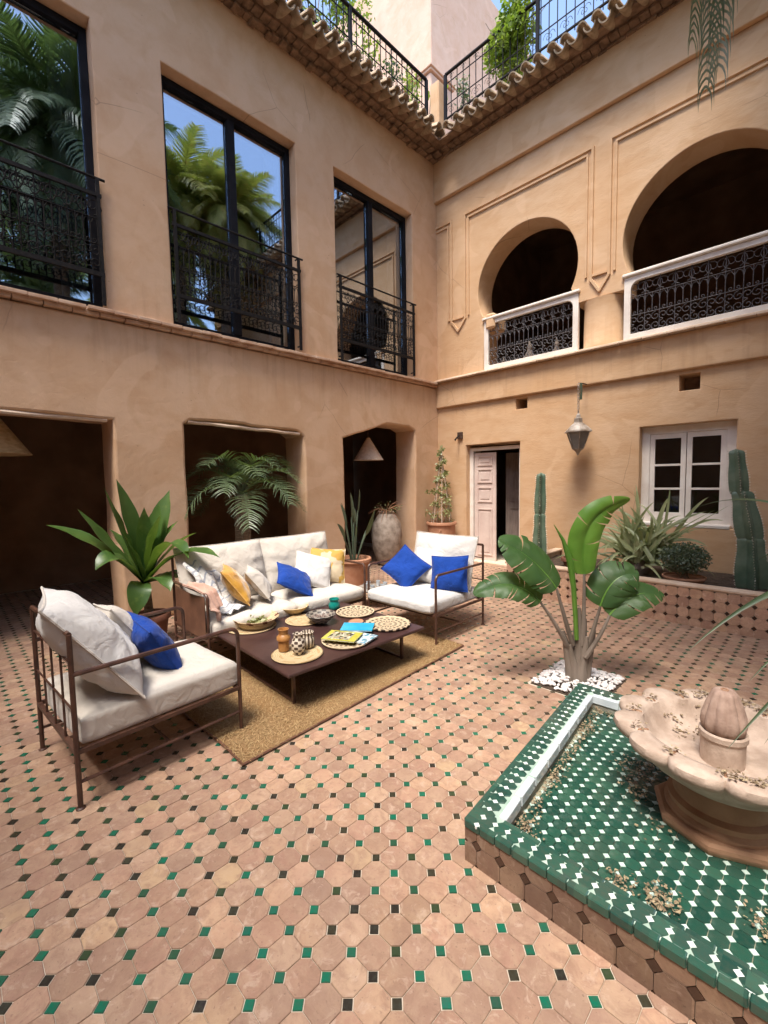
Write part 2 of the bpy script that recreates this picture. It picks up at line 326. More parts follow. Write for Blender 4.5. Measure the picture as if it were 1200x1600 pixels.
MAT['mag_city'] = magmat('grey_blue_cover', [(0, (0.45, 0.55, 0.62)), (0.3, (0.2, 0.28, 0.33)), (0.5, (0.6, 0.62, 0.6)), (0.75, (0.10, 0.25, 0.32))], 40, 1)

MAT['table_top'] = simple('brown_lacquered_iron', (0.035, 0.015, 0.014), (0.06, 0.028, 0.024), 4, 0.38, 0.25, 30, 0.003)
MAT['sky_reflect'] = simple('sky_reflection_glaze', (0.50, 0.55, 0.58), (0.60, 0.64, 0.66), 12, 0.10, 0.05, co='World')  # sky mirrored in the glazed inner edge, painted as pale blue
MAT['woven_brown2'] = woven('woven_ringed_straw', (0.58, 0.43, 0.24), (0.22, 0.11, 0.05), 0, 44, 0.6)
MAT['nuts'] = simple('dark_nuts', (0.10, 0.05, 0.04), (0.30, 0.24, 0.2), 50, 0.5, co='World')
MAT['urn_clay'] = simple('weathered_urn', (0.22, 0.17, 0.13), (0.42, 0.35, 0.29), 8, 0.9, 0.8, 25, 0.01)

MAT['leaf_hang'] = leafmat('hanging_grey_leaflet', (0.17, 0.20, 0.13), (0.30, 0.32, 0.22), (0.45, 0.38, 0.24))
MAT['stone_bud'] = simple('weathered_bud_stone', (0.25, 0.16, 0.12), (0.40, 0.28, 0.22), 12, 0.85, 0.6, 50, 0.006)

MAT['door_shade'] = simple('shaded_door_paint', (0.16, 0.12, 0.10), (0.24, 0.19, 0.16), 4, 0.8, 0.3, 30, stretch=(6, 1, 1))  # inner door leaf: doorway shade painted in as a duller colour

MAT['iron_sheen'] = simple('sheen_grey_iron', (0.05, 0.048, 0.055), (0.11, 0.10, 0.11), 30, 0.4, 0.3, 60, spec=0.6)  # sheen on the arcade grilles painted in as a lighter grey

MAT['leaf_blade'] = leafmat('dark_blade_leaf', (0.03, 0.055, 0.025), (0.06, 0.085, 0.035), None, 0.5, 60, 0.1)

# ---------------------------------------------------------------- building helpers
class MB:
    def __init__(s): s.v = []; s.f = []
    def add(s, vs, fs):
        o = len(s.v); s.v += [tuple(v) for v in vs]; s.f += [tuple(i + o for i in f) for f in fs]; return s
    def box(s, c, d, b=0.0, M=None):
        hx, hy, hz = d[0] / 2, d[1] / 2, d[2] / 2
        if b <= 0:
            vs = [Vector((x * hx, y * hy, z * hz)) for z in (-1, 1) for y in (-1, 1) for x in (-1, 1)]
            fs = [(0, 2, 3, 1), (4, 5, 7, 6), (0, 1, 5, 4), (2, 6, 7, 3), (0, 4, 6, 2), (1, 3, 7, 5)]
        else:
            vs = []; idx = {}
            for z in (-1, 1):
                for y in (-1, 1):
                    for x in (-1, 1):
                        for k in range(3):
                            h = [hx - b, hy - b, hz - b]; h[k] += b
                            idx[(x, y, z, k)] = len(vs); vs.append(Vector((x * h[0], y * h[1], z * h[2])))
            fs = []
            def q(*k): fs.append(tuple(idx[i] for i in k))
            for k in range(3):
                a, c2 = (k + 1) % 3, (k + 2) % 3
                for sg in (-1, 1):
                    pts = []
                    for (p, r) in ((-1, -1), (1, -1), (1, 1), (-1, 1)):
                        t = [0, 0, 0]; t[k] = sg; t[a] = p; t[c2] = r; pts.append((t[0], t[1], t[2], k))
                    if sg < 0: pts.reverse()
                    q(*pts)
            for k in range(3):           # edges along axis k
                a, c2 = (k + 1) % 3, (k + 2) % 3
                for p in (-1, 1):
                    for r in (-1, 1):
                        def key(e, m):
                            t = [0, 0, 0]; t[k] = e; t[a] = p; t[c2] = r; return (t[0], t[1], t[2], m)
                        l = [key(-1, a), key(1, a), key(1, c2), key(-1, c2)]
                        if p * r < 0: l.reverse()
                        q(*l)
            for z in (-1, 1):
                for y in (-1, 1):
                    for x in (-1, 1):
                        l = [(x, y, z, 0), (x, y, z, 1), (x, y, z, 2)]
                        if x * y * z < 0: l.reverse()
                        q(*l)
        if M is not None: vs = [M @ v for v in vs]
        c = Vector(c)
        return s.add([v + c for v in vs], fs)
    def tube(s, pts, r, n=6, closed=False, cap=True):
        pts = [Vector(p) for p in pts]; m = len(pts)
        rs = r if isinstance(r, (list, tuple)) else [r] * m
        base = len(s.v); prev = None
        for i, p in enumerate(pts):
            if closed: t = pts[(i + 1) % m] - pts[i - 1]
            else: t = pts[min(i + 1, m - 1)] - pts[max(i - 1, 0)]
            t = t.normalized() if t.length > 1e-9 else Vector((0, 0, 1))
            if prev is None:
                a = Vector((0, 0, 1)) if abs(t.z) < 0.9 else Vector((1, 0, 0))
                u = t.cross(a).normalized()
            else:
                u = (prev - t * prev.dot(t))
                u = u.normalized() if u.length > 1e-6 else t.orthogonal().normalized()
            prev = u; v = t.cross(u)
            for k in range(n):
                an = 2 * PI * k / n
                s.v.append(tuple(p + (u * math.cos(an) + v * math.sin(an)) * rs[i]))
        last = m if closed else m - 1
        for i in range(last):
            j = (i + 1) % m
            for k in range(n):
                k2 = (k + 1) % n
                s.f.append((base + i * n + k, base + i * n + k2, base + j * n + k2, base + j * n + k))
        if cap and not closed:
            s.f.append(tuple(base + k for k in reversed(range(n)))); s.f.append(tuple(base + (m - 1) * n + k for k in range(n)))
        return s
    def lathe(s, prof, n=20, c=(0, 0, 0), rfun=None):
        base = len(s.v); cx, cy_, cz = c
        for (r, z) in prof:
            for k in range(n):
                a = 2 * PI * k / n; rr = r * (rfun(a, z) if rfun else 1)
                s.v.append((cx + rr * math.cos(a), cy_ + rr * math.sin(a), cz + z))
        for i in range(len(prof) - 1):
            for k in range(n):
                k2 = (k + 1) % n
                s.f.append((base + i * n + k, base + i * n + k2, base + (i + 1) * n + k2, base + (i + 1) * n + k))
        if prof[0][0] > 1e-4: s.f.append(tuple(base + k for k in reversed(range(n))))
        if prof[-1][0] > 1e-4: s.f.append(tuple(base + (len(prof) - 1) * n + k for k in range(n)))
        return s
    def grid(s, fn, nu, nv, flip=False):
        base = len(s.v)
        for j in range(nv + 1):
            for i in range(nu + 1): s.v.append(tuple(fn(i / nu, j / nv)))
        for j in range(nv):
            for i in range(nu):
                a = base + j * (nu + 1) + i; q = (a, a + 1, a + nu + 2, a + nu + 1)
                s.f.append(q[::-1] if flip else q)
        return s
    def mesh(s, name, mat, smooth=35):
        me = bpy.data.meshes.new(name); me.from_pydata(s.v, [], s.f)
        if smooth:
            me.shade_smooth(); me.set_sharp_from_angle(angle=R(smooth))
        me.materials.append(MAT[mat] if isinstance(mat, str) else mat); me.update(); return me
    def build(s, name, mat, parent=None, smooth=35, loc=None, world=False, label=None):
        return link(name, s.mesh(name, mat, smooth), parent, loc, world, label)

def link(name, me, parent=None, loc=None, world=False, label=None, rot=None):
    o = bpy.data.objects.new(name, me); C.objects.link(o)
    if parent is not None: o.parent = parent
    if world and parent is not None: loc = Vector(loc or (0, 0, 0)) - Vector(ROOTLOC.get(parent.name, (0, 0, 0)))
    if loc is not None: o.location = loc
    if rot is not None: o.rotation_euler = rot
    if label: o['label'] = label
    return o
ROOTLOC = {}
def tag(o, label, cat, group=None, kind=None):
    o['label'] = label; o['category'] = cat
    if group: o['group'] = group
    if kind: o['kind'] = kind
    return o
def thing(name, label, cat, loc=(0, 0, 0), rz=0, group=None):
    o = bpy.data.objects.new(name, None); C.objects.link(o); o.empty_display_size = 0.1
    o.location = loc; o.rotation_euler = (0, 0, rz); ROOTLOC[o.name] = tuple(loc)
    return tag(o, label, cat, group)
def stuff(o, label=None):
    o['kind'] = 'stuff'
    if label: o['label'] = label
    return o
def struct(o): o['kind'] = 'structure'; return o
def lerp(a, b, t): return a + (b - a) * t
def bez(p0, p1, p2, n):
    p0, p1, p2 = Vector(p0), Vector(p1), Vector(p2)
    return [p0 * (1 - t) ** 2 + p1 * 2 * t * (1 - t) + p2 * t * t for t in (i / n for i in range(n + 1))]
def arc(cx, cy_, r, a0, a1, n): return [(cx + r * math.cos(R(lerp(a0, a1, i / n))), cy_ + r * math.sin(R(lerp(a0, a1, i / n)))) for i in range(n + 1)]
def rough_line(pts, step=0.14, amp=0.008, seed=0, amps=None):
    """closed outline with its straight runs broken into short hand-trowelled pieces"""
    out = []; rr = random.Random(seed)
    for i, p in enumerate(pts):
        q = pts[(i + 1) % len(pts)]; L = math.hypot(q[0] - p[0], q[1] - p[1]); n = max(1, int(L / step)); am = amps[i] if amps else amp
        nx, ny = -(q[1] - p[1]) / (L + 1e-9), (q[0] - p[0]) / (L + 1e-9)
        for k in range(n):
            t = k / n; e = noise.noise(Vector((p[0] * 3 + t * L * 1.7, p[1] * 3 + seed, 1.3))) * am * 2 if k else 0
            out.append((lerp(p[0], q[0], t) + nx * e, lerp(p[1], q[1], t) + ny * e))
    return out
def slab(name, outlines, thick, mat, plane, at, parent=None, bevel=0.018, bres=2, smooth=50, back=True, label=None, build=True):
    """a wall panel: first outline is the edge, others are openings. plane 'x': outline = (y, z), front face at x=at looking +x; plane 'y': outline = (x, z), front at y=at looking -y; 'z': (x, y), top at z=at"""
    cu = bpy.data.curves.new('c', 'CURVE'); cu.dimensions = '2D'; cu.fill_mode = 'BOTH'
    for ol in outlines:
        sp_ = cu.splines.new('POLY'); sp_.points.add(len(ol) - 1)
        for p, q in zip(sp_.points, ol): p.co = (q[0], q[1], 0, 1)
        sp_.use_cyclic_u = True
    cu.extrude = thick / 2 - bevel; cu.bevel_depth = bevel; cu.bevel_resolution = bres; cu.offset = -bevel
    ob = bpy.data.objects.new('c', cu); me = bpy.data.meshes.new_from_object(ob)
    for v in me.vertices:
        a, b, c = v.co
        if plane == 'x': v.co = (at - thick / 2 + c, a, b)
        elif plane == 'y': v.co = (a, at + thick / 2 - c, b)
        else: v.co = (a, b, at - thick / 2 + c)
    bpy.data.objects.remove(ob); bpy.data.curves.remove(cu)
    me.name = name; me.materials.clear(); me.materials.append(MAT[mat])
    me.shade_smooth(); me.set_sharp_from_angle(angle=R(smooth))
    return link(name, me, parent, None, parent is not None, label)
def rect(a0, b0, a1, b1): return [(a0, b0), (a1, b0), (a1, b1), (a0, b1)]

def rounded(mb, c, d, r, nu=10, puff=0.0, seed=0, amp=0.0, M=None):
    """soft cushion block: rounded box with bulged faces"""
    bm = bmesh.new(); bmesh.ops.create_cube(bm, size=2)
    bmesh.ops.subdivide_edges(bm, edges=bm.edges[:], cuts=nu, use_grid_fill=True)
    h = Vector(d) / 2
    bm.verts.index_update(); vs = []
    for v in bm.verts:
        p = Vector((v.co.x * h.x, v.co.y * h.y, v.co.z * h.z))
        q = Vector([max(-(h[k] - r), min(h[k] - r, p[k])) for k in range(3)])
        e = p - q
        if e.length > 1e-9:
            # keep the surface at distance r from the inner box
            e = e.normalized() * r
        p = q + e
        bu = (1 - v.co.x ** 2) * (1 - v.co.y ** 2); p.z += (1 if v.co.z > 0 else -1) * puff * bu * abs(v.co.z)
        bu2 = (1 - v.co.x ** 2) * (1 - v.co.z ** 2); p.y += (1 if v.co.y > 0 else -1) * puff * 0.4 * bu2 * abs(v.co.y)
        if amp:
            n_ = noise.noise(p * 5 + Vector((seed, 0, 0))) + 0.6 * noise.noise(p * 13 + Vector((0, seed, 0)))
            p += v.normal * n_ * amp if v.normal.length else Vector()
        vs.append((M @ p if M is not None else p) + Vector(c))
    fs = [[v.index for v in f.verts] for f in bm.faces]; bm.free()
    return mb.add(vs, fs)

def pillow(w_, h_, t_, seed=0, n=22, amp=0.008, sag=0.0, pinch=0.08):
    """scatter cushion standing in the XZ plane, centre at origin"""
    mb = MB()
    def pt(side):
        def f(a, b):
            u, v = a * 2 - 1, b * 2 - 1
            x = w_ / 2 * u * (1 - pinch * (1 - v * v) * u * u); z = h_ / 2 * v * (1 - pinch * (1 - u * u) * v * v)
            e = max(0, 1 - abs(u) ** 2.6) ** 0.55 * max(0, 1 - abs(v) ** 2.6) ** 0.55
            y = side * t_ / 2 * e
            p = Vector((x, y, z)); ang = math.atan2(v, u); rr = math.hypot(u, v)
            wr = noise.noise(Vector((math.cos(ang) * 3.4 + seed, math.sin(ang) * 3.4, rr * 1.2 + side))) * amp * 1.7 * min(1, rr * 1.3) * (e ** 0.5)
            wr += noise.noise(p * 9 + Vector((seed, seed, side * 3))) * amp * e ** 0.5
            y += side * wr
            z -= sag * e * (1 - v) * 0.5
            return Vector((x, y, z))
        return f
    mb.grid(pt(-1), n, n); mb.grid(pt(1), n, n, flip=True)
    return mb
def piping(w_, h_, pinch=0.08, n=14, r=0.006):
    pts = []
    for (a0, b0, a1, b1) in ((-1, -1, 1, -1), (1, -1, 1, 1), (1, 1, -1, 1), (-1, 1, -1, -1)):
        for k in range(n):
            u, v = lerp(a0, a1, k / n), lerp(b0, b1, k / n)
            pts.append((w_ / 2 * u * (1 - pinch * (1 - v * v) * u * u) * 1.01, 0, h_ / 2 * v * (1 - pinch * (1 - u * u) * v * v) * 1.01))
    return MB().tube(pts, r, 5, closed=True)

def ribbon(mb, pts, width, prof, fold=0.25, side=None, tw=0.0, wav=0.0):
    """long leaf along pts: V-folded blade; prof(t) = width factor"""
    pts = [Vector(p) for p in pts]; n = len(pts) - 1; base = len(mb.v)
    for i, p in enumerate(pts):
        t = i / n; tg = (pts[min(i + 1, n)] - pts[max(i - 1, 0)]).normalized()
        sd_ = tg.cross(side if side is not None else Vector((0, 0, 1)))
        sd_ = sd_.normalized() if sd_.length > 1e-4 else Vector((1, 0, 0))
        if tw: sd_ = Matrix.Rotation(tw * t, 3, tg) @ sd_
        nr = sd_.cross(tg).normalized(); hw = width / 2 * prof(t); e = wav * math.sin(t * 21) * hw
        mb.v.append(tuple(p + sd_ * hw + nr * (hw * fold + e))); mb.v.append(tuple(p)); mb.v.append(tuple(p - sd_ * hw + nr * (hw * fold - e)))
    for i in range(n):
        a = base + i * 3
        mb.f.append((a, a + 3, a + 4, a + 1)); mb.f.append((a + 1, a + 4, a + 5, a + 2))
    return mb
lance = lambda t: max(0.0, (math.sin(PI * min(1, t * 0.93 + 0.07) ** 0.8)) ** 0.7) if t < 1 else 0.0
strap = lambda t: (1 - 0.25 * t) * max(0.0, 1 - t ** 5) ** 0.6
def leafclump(mb, c, rad, count, size, rr, flat=0.0, prof=None):
    for _ in range(count):
        d = Vector((rr.gauss(0, 1), rr.gauss(0, 1), rr.gauss(0, 1))).normalized() * (rr.random() ** 0.4)
        p = Vector(c) + Vector((d.x * rad[0], d.y * rad[1], d.z * rad[2]))
        a = Vector((rr.uniform(-1, 1), rr.uniform(-1, 1), rr.uniform(-0.9, 0.5))).normalized(); b = a.orthogonal().normalized()
        b = Matrix.Rotation(rr.uniform(0, 6.28), 3, a) @ b; s = size * rr.uniform(0.6, 1.3)
        mb.add([p, p + a * s * 0.5 + b * s * 0.28, p + a * s, p + a * s * 0.5 - b * s * 0.28], [(0, 1, 2, 3)])
    return mb

# ---------------------------------------------------------------- tile meshes
def octagon(d, cut, th, bev, gap):
    h = d / 2 - gap; c = cut + gap * 0.6
    pts = [(h, -h + c), (h, h - c), (h - c, h), (-h + c, h), (-h, h - c), (-h, -h + c), (-h + c, -h), (h - c, -h)]
    mb = MB(); k = 1 - bev / h
    mb.v = [(x, y, -th) for x, y in pts] + [(x, y, -bev) for x, y in pts] + [(x * k, y * k, 0) for x, y in pts]
    for a in (0, 8):
        for i in range(8): j = (i + 1) % 8; mb.f.append((a + i, a + j, a + 8 + j, a + 8 + i))
    mb.f.append(tuple(range(16, 24))); return mb
def diamond(half, th, bev, gap):
    h = half - gap; mb = MB(); k = 1 - bev / h
    pts = [(h, 0), (0, h), (-h, 0), (0, -h)]
    mb.v = [(x, y, -th) for x, y in pts] + [(x, y, -bev) for x, y in pts] + [(x * k, y * k, 0) for x, y in pts]
    for a in (0, 4):
        for i in range(4): j = (i + 1) % 4; mb.f.append((a + i, a + j, a + 4 + j, a + 4 + i))
    mb.f.append((8, 9, 10, 11)); return mb
def lay(parent, name, proto, mat, places, limit, orient=None, key=None, amp=0.0009):
    """places: list of (u, v); orient maps (u, v, w) to local space as a 4x4; the nearest ones become objects, the rest one joined part"""
    rr = random.Random(len(places)); M0 = orient or Matrix.Identity(4)
    cam_p = Vector((0, 0, 1.6)); rl = Vector(ROOTLOC.get(parent.name, (0, 0, 0)))
    def dist(p): return (M0 @ Vector((p[0], p[1], 0)) - cam_p).length
    vis = []; hid = []
    for p in places: (vis if in_view(M0 @ Vector((p[0], p[1], 0))) else hid).append(p)
    vis.sort(key=dist); me = proto.mesh(name, mat, 0)
    for p in vis[:limit]:
        w_ = M0 @ Vector((p[0], p[1], rr.uniform(-amp, amp)))
        o = link(name, me, parent); o.matrix_local = Matrix.Translation(w_ - rl) @ M0.to_3x3().to_4x4() @ Matrix.Rotation(rr.uniform(-0.011, 0.011), 4, 'X') @ Matrix.Rotation(rr.uniform(-0.011, 0.011), 4, 'Y')
    rest = vis[limit:] + hid
    if rest:
        mb = MB()
        for p in rest:
            Mx = Matrix.Translation(Vector((p[0], p[1], rr.uniform(-amp, amp)))) @ Matrix.Rotation(rr.uniform(-0.011, 0.011), 4, 'X')
            mb.add([M0 @ (Mx @ Vector(v)) - rl for v in proto.v], proto.f)
        stuff(mb.build(name, mat, parent, 0))
def in_view(p, m=0.0):
    q = cam.matrix_world.inverted() @ Vector(p)
    if q.z > -0.05: return False
    x, y = q.x / -q.z * 695.7, q.y / -q.z * 695.7
    return abs(x) < 600 and abs(y) < 800
CAMINV = None

# ================================================================ THE SETTING
A, B = -5.56, 7.05
floor = MB().box((0.2, 3.0, -0.03), (19, 18, 0.05)).build('floor', 'grout', None, 0); struct(floor); ROOTLOC[floor.name] = (0, 0, 0)
F0, F1_, F2_, F3_ = (-1.03, 1.46), (-1.18, 3.02), (1.6, 3.18), (1.6, 1.46)      # pool corners
def in_pool(x, y, m=0.0):
    if y < 1.46 - m or x > 1.6 + m: return False
    xl = lerp(-1.03, -1.18, (y - 1.46) / 1.56)
    yt = lerp(3.02, 3.18, (x + 1.18) / 2.78)
    return x > xl - m and y < yt + m
PEB = (-1.60, 3.17, -1.10, 3.72)
def floor_ok(x, y):
    if in_pool(x, y, -0.05): return False
    if PEB[0] < x < PEB[2] and PEB[1] < y < PEB[3]: return False
    if x > -3.15 and y > 5.58: return False
    if x < A - 0.5 and x < -8.6: return False
    if y > B + 0.1 and not (-4.9 < x < -3.8): return False
    return True
cut = 0.155 * D
octs = []; dias = []
for i in range(-75, 36):
    for j in range(-24, 60):
        x, y = -1.0925 + i * D, 1.1025 + j * D
        if floor_ok(x, y): dias.append((x, y))
        x += D / 2; y += D / 2
        if floor_ok(x, y): octs.append((x, y))
lay(floor, 'octagon_tile', octagon(D, cut * 1.42, 0.012, 0.0016, 0.0011), 'clay', octs, 300)
lay(floor, 'diamond_tile', diamond(cut * 1.42, 0.012, 0.001, 0.0026), 'diamond', dias, 300)

# ---------------------------------------------------------------- left wing
WL = thing('courtyard_wing', 'ochre plastered wing on the left with three tall dark-framed windows over three open bays', 'building', (A, 3.2, 0))
op = [rough_line([(-1.9, 0), (1.37, 0), (1.37, 2.30), (-1.9, 2.34)], 0.12, 0.01, 3),
      rough_line([(2.13, 0), (3.86, 0), (3.86, 2.26), (3.75, 2.33), (2.9, 2.37), (2.2, 2.36), (2.13, 2.31)], 0.12, 0.012, 5),
      rough_line([(4.62, 0), (6.34, 0), (6.36, 2.50), (6.2, 2.56), (5.6, 2.57), (5.2, 2.44), (4.75, 2.31), (4.62, 2.27)], 0.12, 0.012, 8)]
low = [(-2.6, 0)]
for o_ in op:
    # bays run down to the floor, so they are notches in the wall's lower edge
    low += [o_[0]] + [q for q in reversed(o_[1:]) if q[1] > 0.05 or abs(q[0] - max(t[0] for t in o_)) < 0.03 and q[1] < 0.001][:]
low += [(7.55, 0), (7.55, 3.36), (-2.6, 3.36)]
slab('lower_wall', [low], 0.52, 'stucco', 'x', A, WL, 0.03)
upper = [[(-2.6, 3.44), (7.55, 3.44), (7.55, 7.62), (-2.6, 7.62)]]
WIN = [(-0.42, 1.38), (2.07, 3.86), (4.55, 6.34)]
for a0, a1 in WIN: upper.append(rough_line(rect(a0, 3.46, a1, 6.37), 0.2, 0.005, a0))
slab('upper_wall', upper, 0.5, 'stucco', 'x', A, WL, 0.014)
rr = random.Random(4)
bk = MB().box((0, 0, 0), (0.30, 0.232, 0.036), 0.004).mesh('brick', 'brick', 0)
bk2 = MB().box((0, 0, 0), (0.26, 0.232, 0.038), 0.004).mesh('brick', 'brick', 0)
for row, (me, z, xo) in enumerate(((bk, 3.425, 0.075), (bk2, 3.385, 0.045))):
    for k in range(40):
        y = -2.3 + k * 0.24 + row * 0.12
        if y > 7.0: continue
        link('brick', me, WL, (A + xo - 0.13 + rr.uniform(-0.006, 0.006), y + rr.uniform(-0.003, 0.003), z + rr.uniform(-0.003, 0.003)), True, rot=(rr.uniform(-0.02, 0.02), 0, rr.uniform(-0.015, 0.015)))
# floor slabs and roof of the wing
MB().box((A - 2.9, 2.5, 3.2), (4.8, 10, 0.3)).build('floor_slab', 'plaster_shade', WL, 0, world=True)
MB().box((A - 2.9, 2.5, 7.5), (4.8, 10, 0.2)).build('roof_slab', 'plaster_shade', WL, 0, world=True)
MB().box((A - 3.2, 2.5, 3.7), (0.2, 10, 7.4)).build('back_wall', 'plaster_shade', WL, 0, world=True)
for y in (-2.7, 7.7): MB().box((A - 2.9, y, 3.7), (4.8, 0.25, 7.4)).build('side_wall', 'plaster_shade', WL, 0, world=True)
# plaster lintel edges in the bays
for (y0, y1, z0, z1) in ((-1.85, 1.32, 2.34, 2.29), (2.18, 3.8, 2.345, 2.29), ):
    MB().tube([(A - 0.03 - 0.01 * math.sin(k * 1.3), lerp(y0, y1, k / 12), lerp(z0, z1, k / 12) - 0.004 * math.sin(k * 2.1)) for k in range(13)], 0.022, 7).build('lintel_lip', 'ledge', WL, world=True)

def ironwork(wd, ht, r=0.0055, cell=0.17):
    """scrolled grille in local (x, z) plane, y = 0"""
    mb = MB()
    n = max(3, round(wd / cell)); cw = wd / n; z1 = ht * 0.36; z2 = ht * 0.70
    def spiral(cx, cz, r0, a0, turns, sg, m=12):
        pts = []
        for k in range(m + 1):
            t = k / m; rr_ = r0 * (1 - 0.82 * t); a = a0 + sg * turns * 2 * PI * t
            pts.append((cx + rr_ * math.cos(a), 0, cz + rr_ * math.sin(a)))
        mb.tube(pts, r * 0.9, 4, cap=False)
    for z in (z1, z2): mb.tube([(0, 0, z), (wd, 0, z)], r, 4)
    for i in range(n + 1):
        x = i * cw
        mb.tube([(x, 0, 0), (x, 0, ht)], r, 4)
    for i in range(n):
        x = (i + 0.5) * cw; rr_ = cw * 0.25
        mb.tube([(x, 0, 0), (x, 0, z1 * 0.25)], r, 4); mb.tube([(x, 0, z1), (x, 0, z2)], r, 4)
        for sx in (-1, 1):
            for sz in (-1, 1):
                cz = z1 / 2 + sz * z1 * 0.23
                spiral(x + sx * rr_, cz, z1 * 0.22, PI / 2 * sz + (0 if sx > 0 else PI), 1.25, sx * sz)
            cz = z2 + (ht - z2) * 0.5
            spiral(x + sx * rr_, cz, (ht - z2) * 0.40, -PI / 2, 1.3, sx)
            # leaf-like arch springing over each opening of the middle band
            mb.tube([(x + sx * cw * 0.5, 0, z2 - 0.10), (x + sx * cw * 0.42, 0, z2 - 0.035), (x + sx * cw * 0.2, 0, z2 - 0.012), (x, 0, z2 - 0.07)], r * 0.9, 4, cap=False)
            spiral(x + sx * cw * 0.20, z1 + 0.03, 0.026, -PI / 2, 1.1, sx, 8)
    return mb

def juliet(y0, y1):
    """balcony rail in front of a tall window; local along +y"""
    e = MB()
    x = A + 0.04
    pr = link('balcony_rail', MB().tube([(x, y0 - 0.05, 4.77), (x, y1 + 0.05, 4.77)], 0.013, 6).box((x, (y0 + y1) / 2, 4.60), (0.03, y1 - y0 + 0.02, 0.035)).box((x, (y0 + y1) / 2, 3.80), (0.03, y1 - y0, 0.045)).mesh('balcony_rail', 'iron', 30), WL, (0, 0, 0), True)
    for y in (y0 + 0.02, y1 - 0.02):
        MB().box((x, y, 4.13), (0.032, 0.032, 1.28)).tube([(x, y, 4.77), (A - 0.04, y, 4.77)], 0.011, 5).tube([(x, y, 3.55), (A - 0.04, y, 3.55)], 0.011, 5).build('rail_post', 'iron', pr, 0)
    g = ironwork(y1 - y0 - 0.08, 0.76, 0.0062, 0.13); me = g.mesh('scroll_panel', 'iron', 0)
    o = link('scroll_panel', me, pr, (x, y0 + 0.04, 3.83), rot=(0, 0, R(90)))
for wi, (a0, a1) in enumerate(WIN):
    xf = A - 0.20; zc0, zc1 = 3.48, 6.36; ym = (a0 + a1) / 2
    root = MB()
    for y in (a0 + 0.035, a1 - 0.035): root.box((xf, y, (zc0 + zc1) / 2), (0.09, 0.07, zc1 - zc0), 0.004)
    root.box((xf, ym, zc1 - 0.04), (0.09, a1 - a0 - 0.142, 0.08), 0.004).box((xf, ym, zc0 + 0.04), (0.09, a1 - a0 - 0.142, 0.08), 0.004)
    wo = root.build('window', 'steel', WL, 0, world=True)
    MB().box((xf + 0.004, ym, (zc0 + zc1) / 2), (0.10, 0.10, zc1 - zc0 - 0.163), 0.005).build('mullion', 'steel', wo, 0)
    for (b0, b1) in ((a0 + 0.072, ym - 0.052), (ym + 0.052, a1 - 0.072)):
        MB().box((xf - 0.01, (b0 + b1) / 2, (zc0 + zc1) / 2), (0.008, b1 - b0, zc1 - zc0 - 0.165)).build('pane', 'glass', wo, 0)
    cm = MB().grid(lambda u, v: (xf - 0.10 + 0.02 * math.sin(u * 16), a1 - 0.34 + u * 0.24, zc0 + 0.05 + v * 2.7), 16, 2)
    cm.build('curtain', 'white_fab', wo)
    juliet(a0 + 0.03, a1 - 0.01)

# ---------------------------------------------------------------- right wing
WR = thing('arcaded_wing', 'ochre wing at the back with horseshoe arches above a doorway and a white window', 'building', (-2.5, B, 0))
XR = 3.6
low = [(-5.60, 0), (-4.90, 0), (-4.90, 2.21), (-3.80, 2.21), (-3.80, 0), (XR, 0), (XR, 3.0), (-5.60, 3.0)]
slab('lower_wall', [rough_line(low, 0.3, 0.004, 2), rough_line(rect(-1.96, 0.89, -0.87, 2.27), 0.2, 0.004, 4), rect(-3.88, 2.75, -3.67, 2.93), rect(-1.50, 2.70, -1.27, 2.91)], 0.5, 'stucco_r', 'y', B, WR, 0.012)
slab('band', [rect(-5.60, 2.965, XR, 3.45)], 0.56, 'stucco_r', 'y', B - 0.055, WR, 0.02)
for (x0, x1, z0, z1) in ((-3.88, -3.67, 2.75, 2.93), (-1.50, -1.27, 2.70, 2.91)):
    MB().box(((x0 + x1) / 2, B + 0.33, (z0 + z1) / 2), (x1 - x0 + 0.06, 0.04, z1 - z0 + 0.06)).build('vent_back', 'brick_dark', WR, 0, world=True)
lm = MB().box((0, 0, 0), (0.296, 0.34, 0.022), 0.003).mesh('ledge_tile', 'ledge', 0)
for k in range(30):
    x = -5.40 + k * 0.302
    link('ledge_tile', lm, WR, (x, B + 0.02 + rr.uniform(-0.004, 0.004), 3.462 + rr.uniform(-0.002, 0.002)), True, rot=(rr.uniform(-0.01, 0.01), rr.uniform(-0.006, 0.006), 0))
MB().box((-0.95, B + 0.06, 3.487), (9.2, 0.30, 0.026), 0.006).build('ledge_coping', 'ledge', WR, 0, world=True)
# arcade
def horseshoe(xc, zc, r, xl, xr, zs, zb):
    """opening outline, clockwise from bottom left: jambs, imposts, circle"""
    a = math.degrees(math.asin((zc - zs) / r))
    pts = [(xl, zb), (xr, zb), (xr, zs)]
    pts += arc(xc, zc, r, -a, 180 + a, 36)
    pts += [(xl, zs)]
    return pts
arch1 = horseshoe(-3.745, 4.88, 0.885, -4.50, -2.86, 4.47, 3.50)
arch2 = horseshoe(-1.31, 4.85, 0.925, -2.20, -0.42, 4.44, 3.50)
arch3 = horseshoe(1.11, 4.88, 0.885, 0.26, 1.90, 4.47, 3.50)
